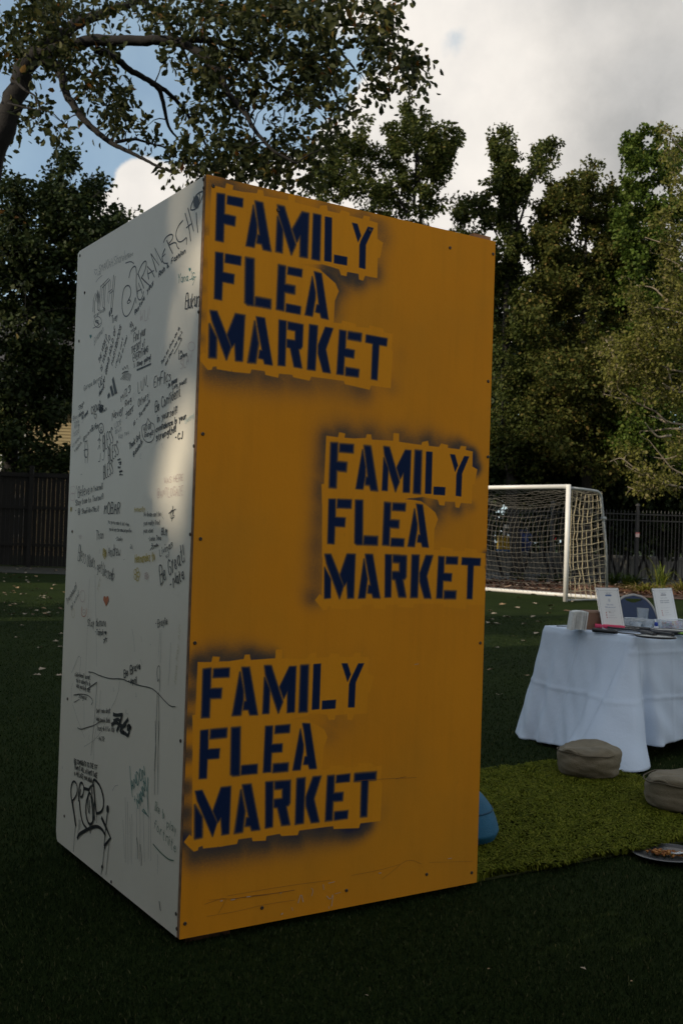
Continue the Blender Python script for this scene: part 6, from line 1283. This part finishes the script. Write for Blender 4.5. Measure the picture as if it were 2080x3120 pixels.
far_tree(4, 36.2, 1650, (1530, 350), 2.0, [(1500,360,60,16,16),(1545,355,30,18,10),(1460,385,30,20,10),(1520,410,60,30,28),(1440,450,50,34,24),(1500,480,70,40,36),(1430,540,50,50,26),(1500,580,70,60,40),(1410,620,24,40,10),(1450,680,40,60,24),(1530,680,60,70,34),(1430,770,40,60,18),(1500,790,70,60,30),(1550,860,50,80,26),(1440,880,30,70,14),(1500,950,70,60,30),(1440,1020,50,60,22),(1540,1050,60,50,22),(1600,500,50,160,30),(1600,800,50,160,30)],
    "bright green tree filling the upper right behind the bare-branched tree", GREEN, "green_leaf", 105, .125, .36, .46)
def undergrowth():
    r = RS(61)
    for i, (x, y, rx, ry, n, Y, lab) in enumerate(((1180,1085,70,50,70,39.0,"dark bushy undergrowth behind the goal's crossbar, next to the box"),(1290,1085,80,55,80,39.5,"dark bushy undergrowth behind the near end of the crossbar"),(1400,1080,80,60,80,39.2,"dark bushy undergrowth right of the goal behind the iron fence"),(1520,1075,90,60,80,39.6,"dark bushy undergrowth at the right edge behind the iron fence"),(1300,1180,90,60,60,40.5,"low dark shrub seen through the goal net above the wall"),(1440,1190,80,55,60,40.2,"low dark shrub behind the fence right of the goal"),(1550,1190,70,60,60,40.4,"low dark shrub behind the fence at the right edge"))):
        pts = blob_pts([(x, y, rx, ry, n)], Y, 1.2, r); base = np.array([at(*D2(x, y), Y)[0], Y, 0])
        limbs = [([base + np.array([d, 0, 0]), base + np.array([d * 2, .1, 1.0]), base + np.array([d * 3, .2, 2.4])], [.06, .045, .02]) for d in (-.3, .05, .35)]
        tree("shrub", lab, "shrub", base, limbs, pts, r, lm("dark_leaf", DARK, .15), 80, .5, .19, .38, M_bark, "dark undergrowth beyond the iron fence", .012, up=.5)
undergrowth()
def hedge():
    r = RS(66); n = 420
    pts = np.stack([3.5 + r.rand(n) * 24, 50 + r.rand(n) * 1.6, .9 + r.rand(n) * 4.2], 1)
    limbs = [([np.array([x, 50.8, .7]), np.array([x + .1, 50.8, 2.0]), np.array([x, 50.8, 3.6])], [.06, .05, .02]) for x in np.arange(4, 27, 1.5)]
    tree("hedge", "long dark hedge at the back of the terrace beyond the iron fence", "hedge", (14, 50.8, .75), limbs, pts, r, lm("dark_leaf", DARK, .15), 60, .62, .24, .42, M_bark, None, .015, up=.5)
hedge()
def back_trees():
    r = RS(71)
    for i, (x, Y, top, w, lab) in enumerate(((1130, 52, 610, 75, "distant dark tree whose leaves fill the gap beside the box edge"), (1260, 53, 560, 85, "distant dark tree behind the twin-spired tree"), (1390, 52, 560, 85, "distant dark tree behind the yellowing crown"), (1520, 53, 560, 90, "distant dark tree behind the bright green crown"))):
        bl = [(x + (r.rand() - .5) * w * 1.3, yy, w * .55, 55, 20) for yy in range(top + 60, 1140, 48)]
        pts = blob_pts(bl, Y, 2.0, r); base = np.array([at(*D2(x, 1000), Y)[0], Y, 0])
        tree("distant_tree", lab, "tree", base, [([base, base + U3 * 5, at(*D2(x, top + 20), Y)], [.3, .2, .04])], pts, r, lm("dark_leaf", DARK, .15), 52, .75, .27, .40, M_bark, FAR, .02, up=.5)
back_trees()

def bare_tree():
    r = RS(81); Y = 27.0
    base = np.array([at(*D2(1690, 1000), Y)[0], Y, 0])
    T0 = dl([(1690,1150),(1680,900),(1670,650),(1640,450),(1600,340),(1570,300)], Y)
    limbs = [([base] + T0, [.17, .15, .12, .08, .05, .025, .012])]
    br = [[(1680,1010),(1610,985),(1568,975),(1530,970),(1505,945),(1480,935),(1450,920),(1420,915),(1385,905)], [(1570,985),(1530,985),(1500,990),(1470,990)], [(1450,920),(1435,908),(1422,900)], [(1480,935),(1480,915),(1482,900)], [(1482,905),(1510,890),(1540,895)],
     [(1690,1120),(1620,1110),(1568,1090),(1540,1075),(1520,1050),(1500,1025)], [(1660,1100),(1600,1060),(1560,1045),(1530,1055),(1500,1050)], [(1690,1140),(1600,1128),(1530,1112),(1490,1095),(1455,1075),(1425,1050),(1400,1060)], [(1490,1095),(1470,1090),(1435,1068)], [(1500,1120),(1470,1130),(1440,1118)],
     [(1675,760),(1600,735),(1568,720),(1530,710),(1510,705),(1460,715)], [(1560,700),(1530,690),(1500,660),(1460,655)], [(1600,740),(1560,745),(1520,745)], [(1660,620),(1600,590),(1560,570),(1530,560),(1510,555),(1480,545)], [(1568,620),(1545,600),(1520,590)], [(1620,400),(1590,370),(1560,340),(1530,300)], [(1590,370),(1570,330),(1560,310)],
     [(1670,830),(1600,860),(1540,850),(1500,830),(1470,815),(1440,795),(1420,810),(1390,800)], [(1470,815),(1462,792)], [(1420,845),(1400,800),(1390,780)], [(1500,830),(1470,838),(1440,858),(1410,846)], [(1540,880),(1535,860),(1530,840)], [(1600,900),(1550,900),(1520,880)], [(1540,1000),(1510,1005),(1490,985),(1480,970)], [(1530,970),(1510,960),(1490,955)]]
    for q in br: limbs.append((dl(q, Y - .3 * r.rand(), (r.rand() - .5) * 1.6), np.linspace(.034, .009, 4)))
    # bare twigs along the branches
    tw = []
    for q in br:
        P = dl(q, Y)
        for a, b in zip(P[1:-1], P[2:]):
            for _ in range(2): tw.append(a + (b - a) * r.rand() + r.randn(3) * np.array([.16, .2, .16]))
    blobs = [(1400,800,26,22,8),(1440,790,40,22,16),(1400,850,20,14,5),(1440,850,40,28,18),(1500,840,44,40,26),(1480,760,40,36,22),(1470,720,20,24,8),(1545,800,34,50,22),(1550,720,30,50,18),(1545,640,34,50,18),(1550,560,30,40,14),(1520,520,24,24,6),(1470,670,24,16,5),(1500,900,40,20,12),(1560,900,24,40,10),(1440,920,14,10,4),(1410,870,24,20,6),(1450,1040,20,14,6),(1470,1075,20,14,5),(1520,1110,50,14,12),(1480,1125,24,12,6),(1560,1030,24,30,8),(1555,440,24,30,8),(1540,350,20,14,4),(1530,305,10,8,3),(1600,700,30,200,40),(1640,600,40,200,40)]
    pts = blob_pts(blobs, Y, 1.2, r)
    root = thing("bare_branched_tree", "half-bare tree with pale sunlit twigs reaching in from the right edge above the goal", "tree", base)
    grow(limbs, np.concatenate([pts, np.array(tw)]), r, .007).build("trunk", M_pale, root, True)
    V, F = leaf_cloud(pts, .30, 46, .085, .32, r, up=.3, down=.2); idx_mesh("crown", V, F, lm("olive_leaf", OLIVE, .3), root)
bare_tree()

# trees outside the picture, toward the sun: they keep the box and the near lawn in shade
def outside_trees():
    r = RS(91)
    gaps = [wuv(530, 1372), wuv(600, 580), wuv(592, 660)]
    lines = [(FC + B3 * u + U3 * v, g) for (u, v), g in zip(gaps, (.118, .11, .11))]
    lines += [(gnd(2010, 2780), .17), (gnd(1930, 2880), .16), (gnd(1500, 1957), .45), (gnd(120, 1888), .4), (gnd(1560, 1812), .6), (gnd(1900, 1850), .6), (gnd(1968, 1808), .7), (gnd(2040, 1806), .6)]
    px_, py_ = -S_H[1], S_H[0]
    for i, (d, w, h, R, lab) in enumerate(((4, 24.6, 18, 3.3, "tall leafy tree beside the far lawn, left of the picture"), (3, 29.5, 17, 3.4, "tall leafy tree outside the picture at the end of the board fence"), (21, -12.5, 15.5, 4.4, "tall leafy tree toward the sun, farthest to the left of the row"), (22, -6.5, 16, 4.4, "tall leafy tree toward the sun, second in the row"), (21, -0.5, 16, 4.4, "tall leafy tree toward the sun, straight across from the box"), (22, 5.5, 15.5, 4.4, "tall leafy tree toward the sun, fourth in the row"), (21, 11.0, 15, 4.2, "tall leafy tree toward the sun, last in the row"), (23, -18.5, 13.5, 4.2, "tall leafy tree toward the sun, beside the board fence"))):
        x = S_H[0] * d + px_ * w * -1; y = 3.5 + S_H[1] * d + py_ * w * -1
        n = 620; q = r.randn(n, 3); q /= np.linalg.norm(q, axis=1, keepdims=True); q *= (r.rand(n) ** .4)[:, None]
        pts = np.array([x, y, h * .60]) + q * np.array([R, R, h * .42]); base = np.array([x, y, 0])
        ok = np.ones(len(pts), bool)
        for c, g in lines:
            dd = pts - c; t = dd @ SUN; ok &= ~((np.linalg.norm(dd - t[:, None] * SUN, axis=1) < g + .34) & (t > 0))
        root = thing("lawn_tree", lab, "tree", base, "trees outside the picture")
        grow([([base, base + U3 * h * .4, base + U3 * h * .9], [.25, .2, .05])], pts[ok][::3], r, .02).build("trunk", M_bark, root)
        V, F = leaf_cloud(pts[ok], .75, 46, .40, .46, r, up=.5); P0 = V.reshape(-1, 6, 3); keep = np.ones(len(P0), bool)
        for c, g in lines:
            d = P0 - c; t = d @ SUN; keep &= ~(((np.linalg.norm(d - t[..., None] * SUN, axis=2) < g) & (t > 0)).any(1))
        V = V.reshape(-1, 6, 3)[keep].reshape(-1, 3); n_ = len(V) // 6; i6 = np.arange(n_)[:, None] * 6
        idx_mesh("crown", V, np.concatenate([i6 + np.array([0, 1, 2, 3]), i6 + np.array([0, 3, 4, 5])]), lm("dark_leaf", DARK, .15), root)
outside_trees()

# unseen hedges, added outside the picture to shade the lower part of the box
def added_shade_hedges():
    r = RS(95)
    for a, b, h, th, lab in (((-2.3, 1.7), (-4.3, 4.9), 2.5, .55, "unseen hedge added to shade the lower white side of the box"), ((-1.2, -2.9), (5.6, .9), 2.5, .6, "unseen hedge added to shade the lower yellow front of the box")):
        a, b = np.array(a), np.array(b); L = np.linalg.norm(b - a); u = (b - a) / L; nn = np.array([-u[1], u[0]]); n = int(L * h * 34)
        s_, w_, z_ = r.rand(n) * L, (r.rand(n) - .5) * th, .12 + r.rand(n) * (h - .2)
        pts = np.stack([a[0] + u[0] * s_ + nn[0] * w_, a[1] + u[1] * s_ + nn[1] * w_, z_], 1)
        limbs = [([np.array([*(a + u * t), 0]), np.array([*(a + u * t), h * .5]), np.array([*(a + u * (t + .05)), h * .85])], [.04, .03, .012]) for t in np.arange(.3, L, .6)]
        m = (a + b) / 2
        tree("clipped_hedge", lab, "hedge", (m[0], m[1], 0), limbs, pts[::2], r, lm("dark_leaf", DARK, .15), 34, .16, .075, .5, M_bark, None, .006, leafpts=pts, up=.5)
added_shade_hedges()
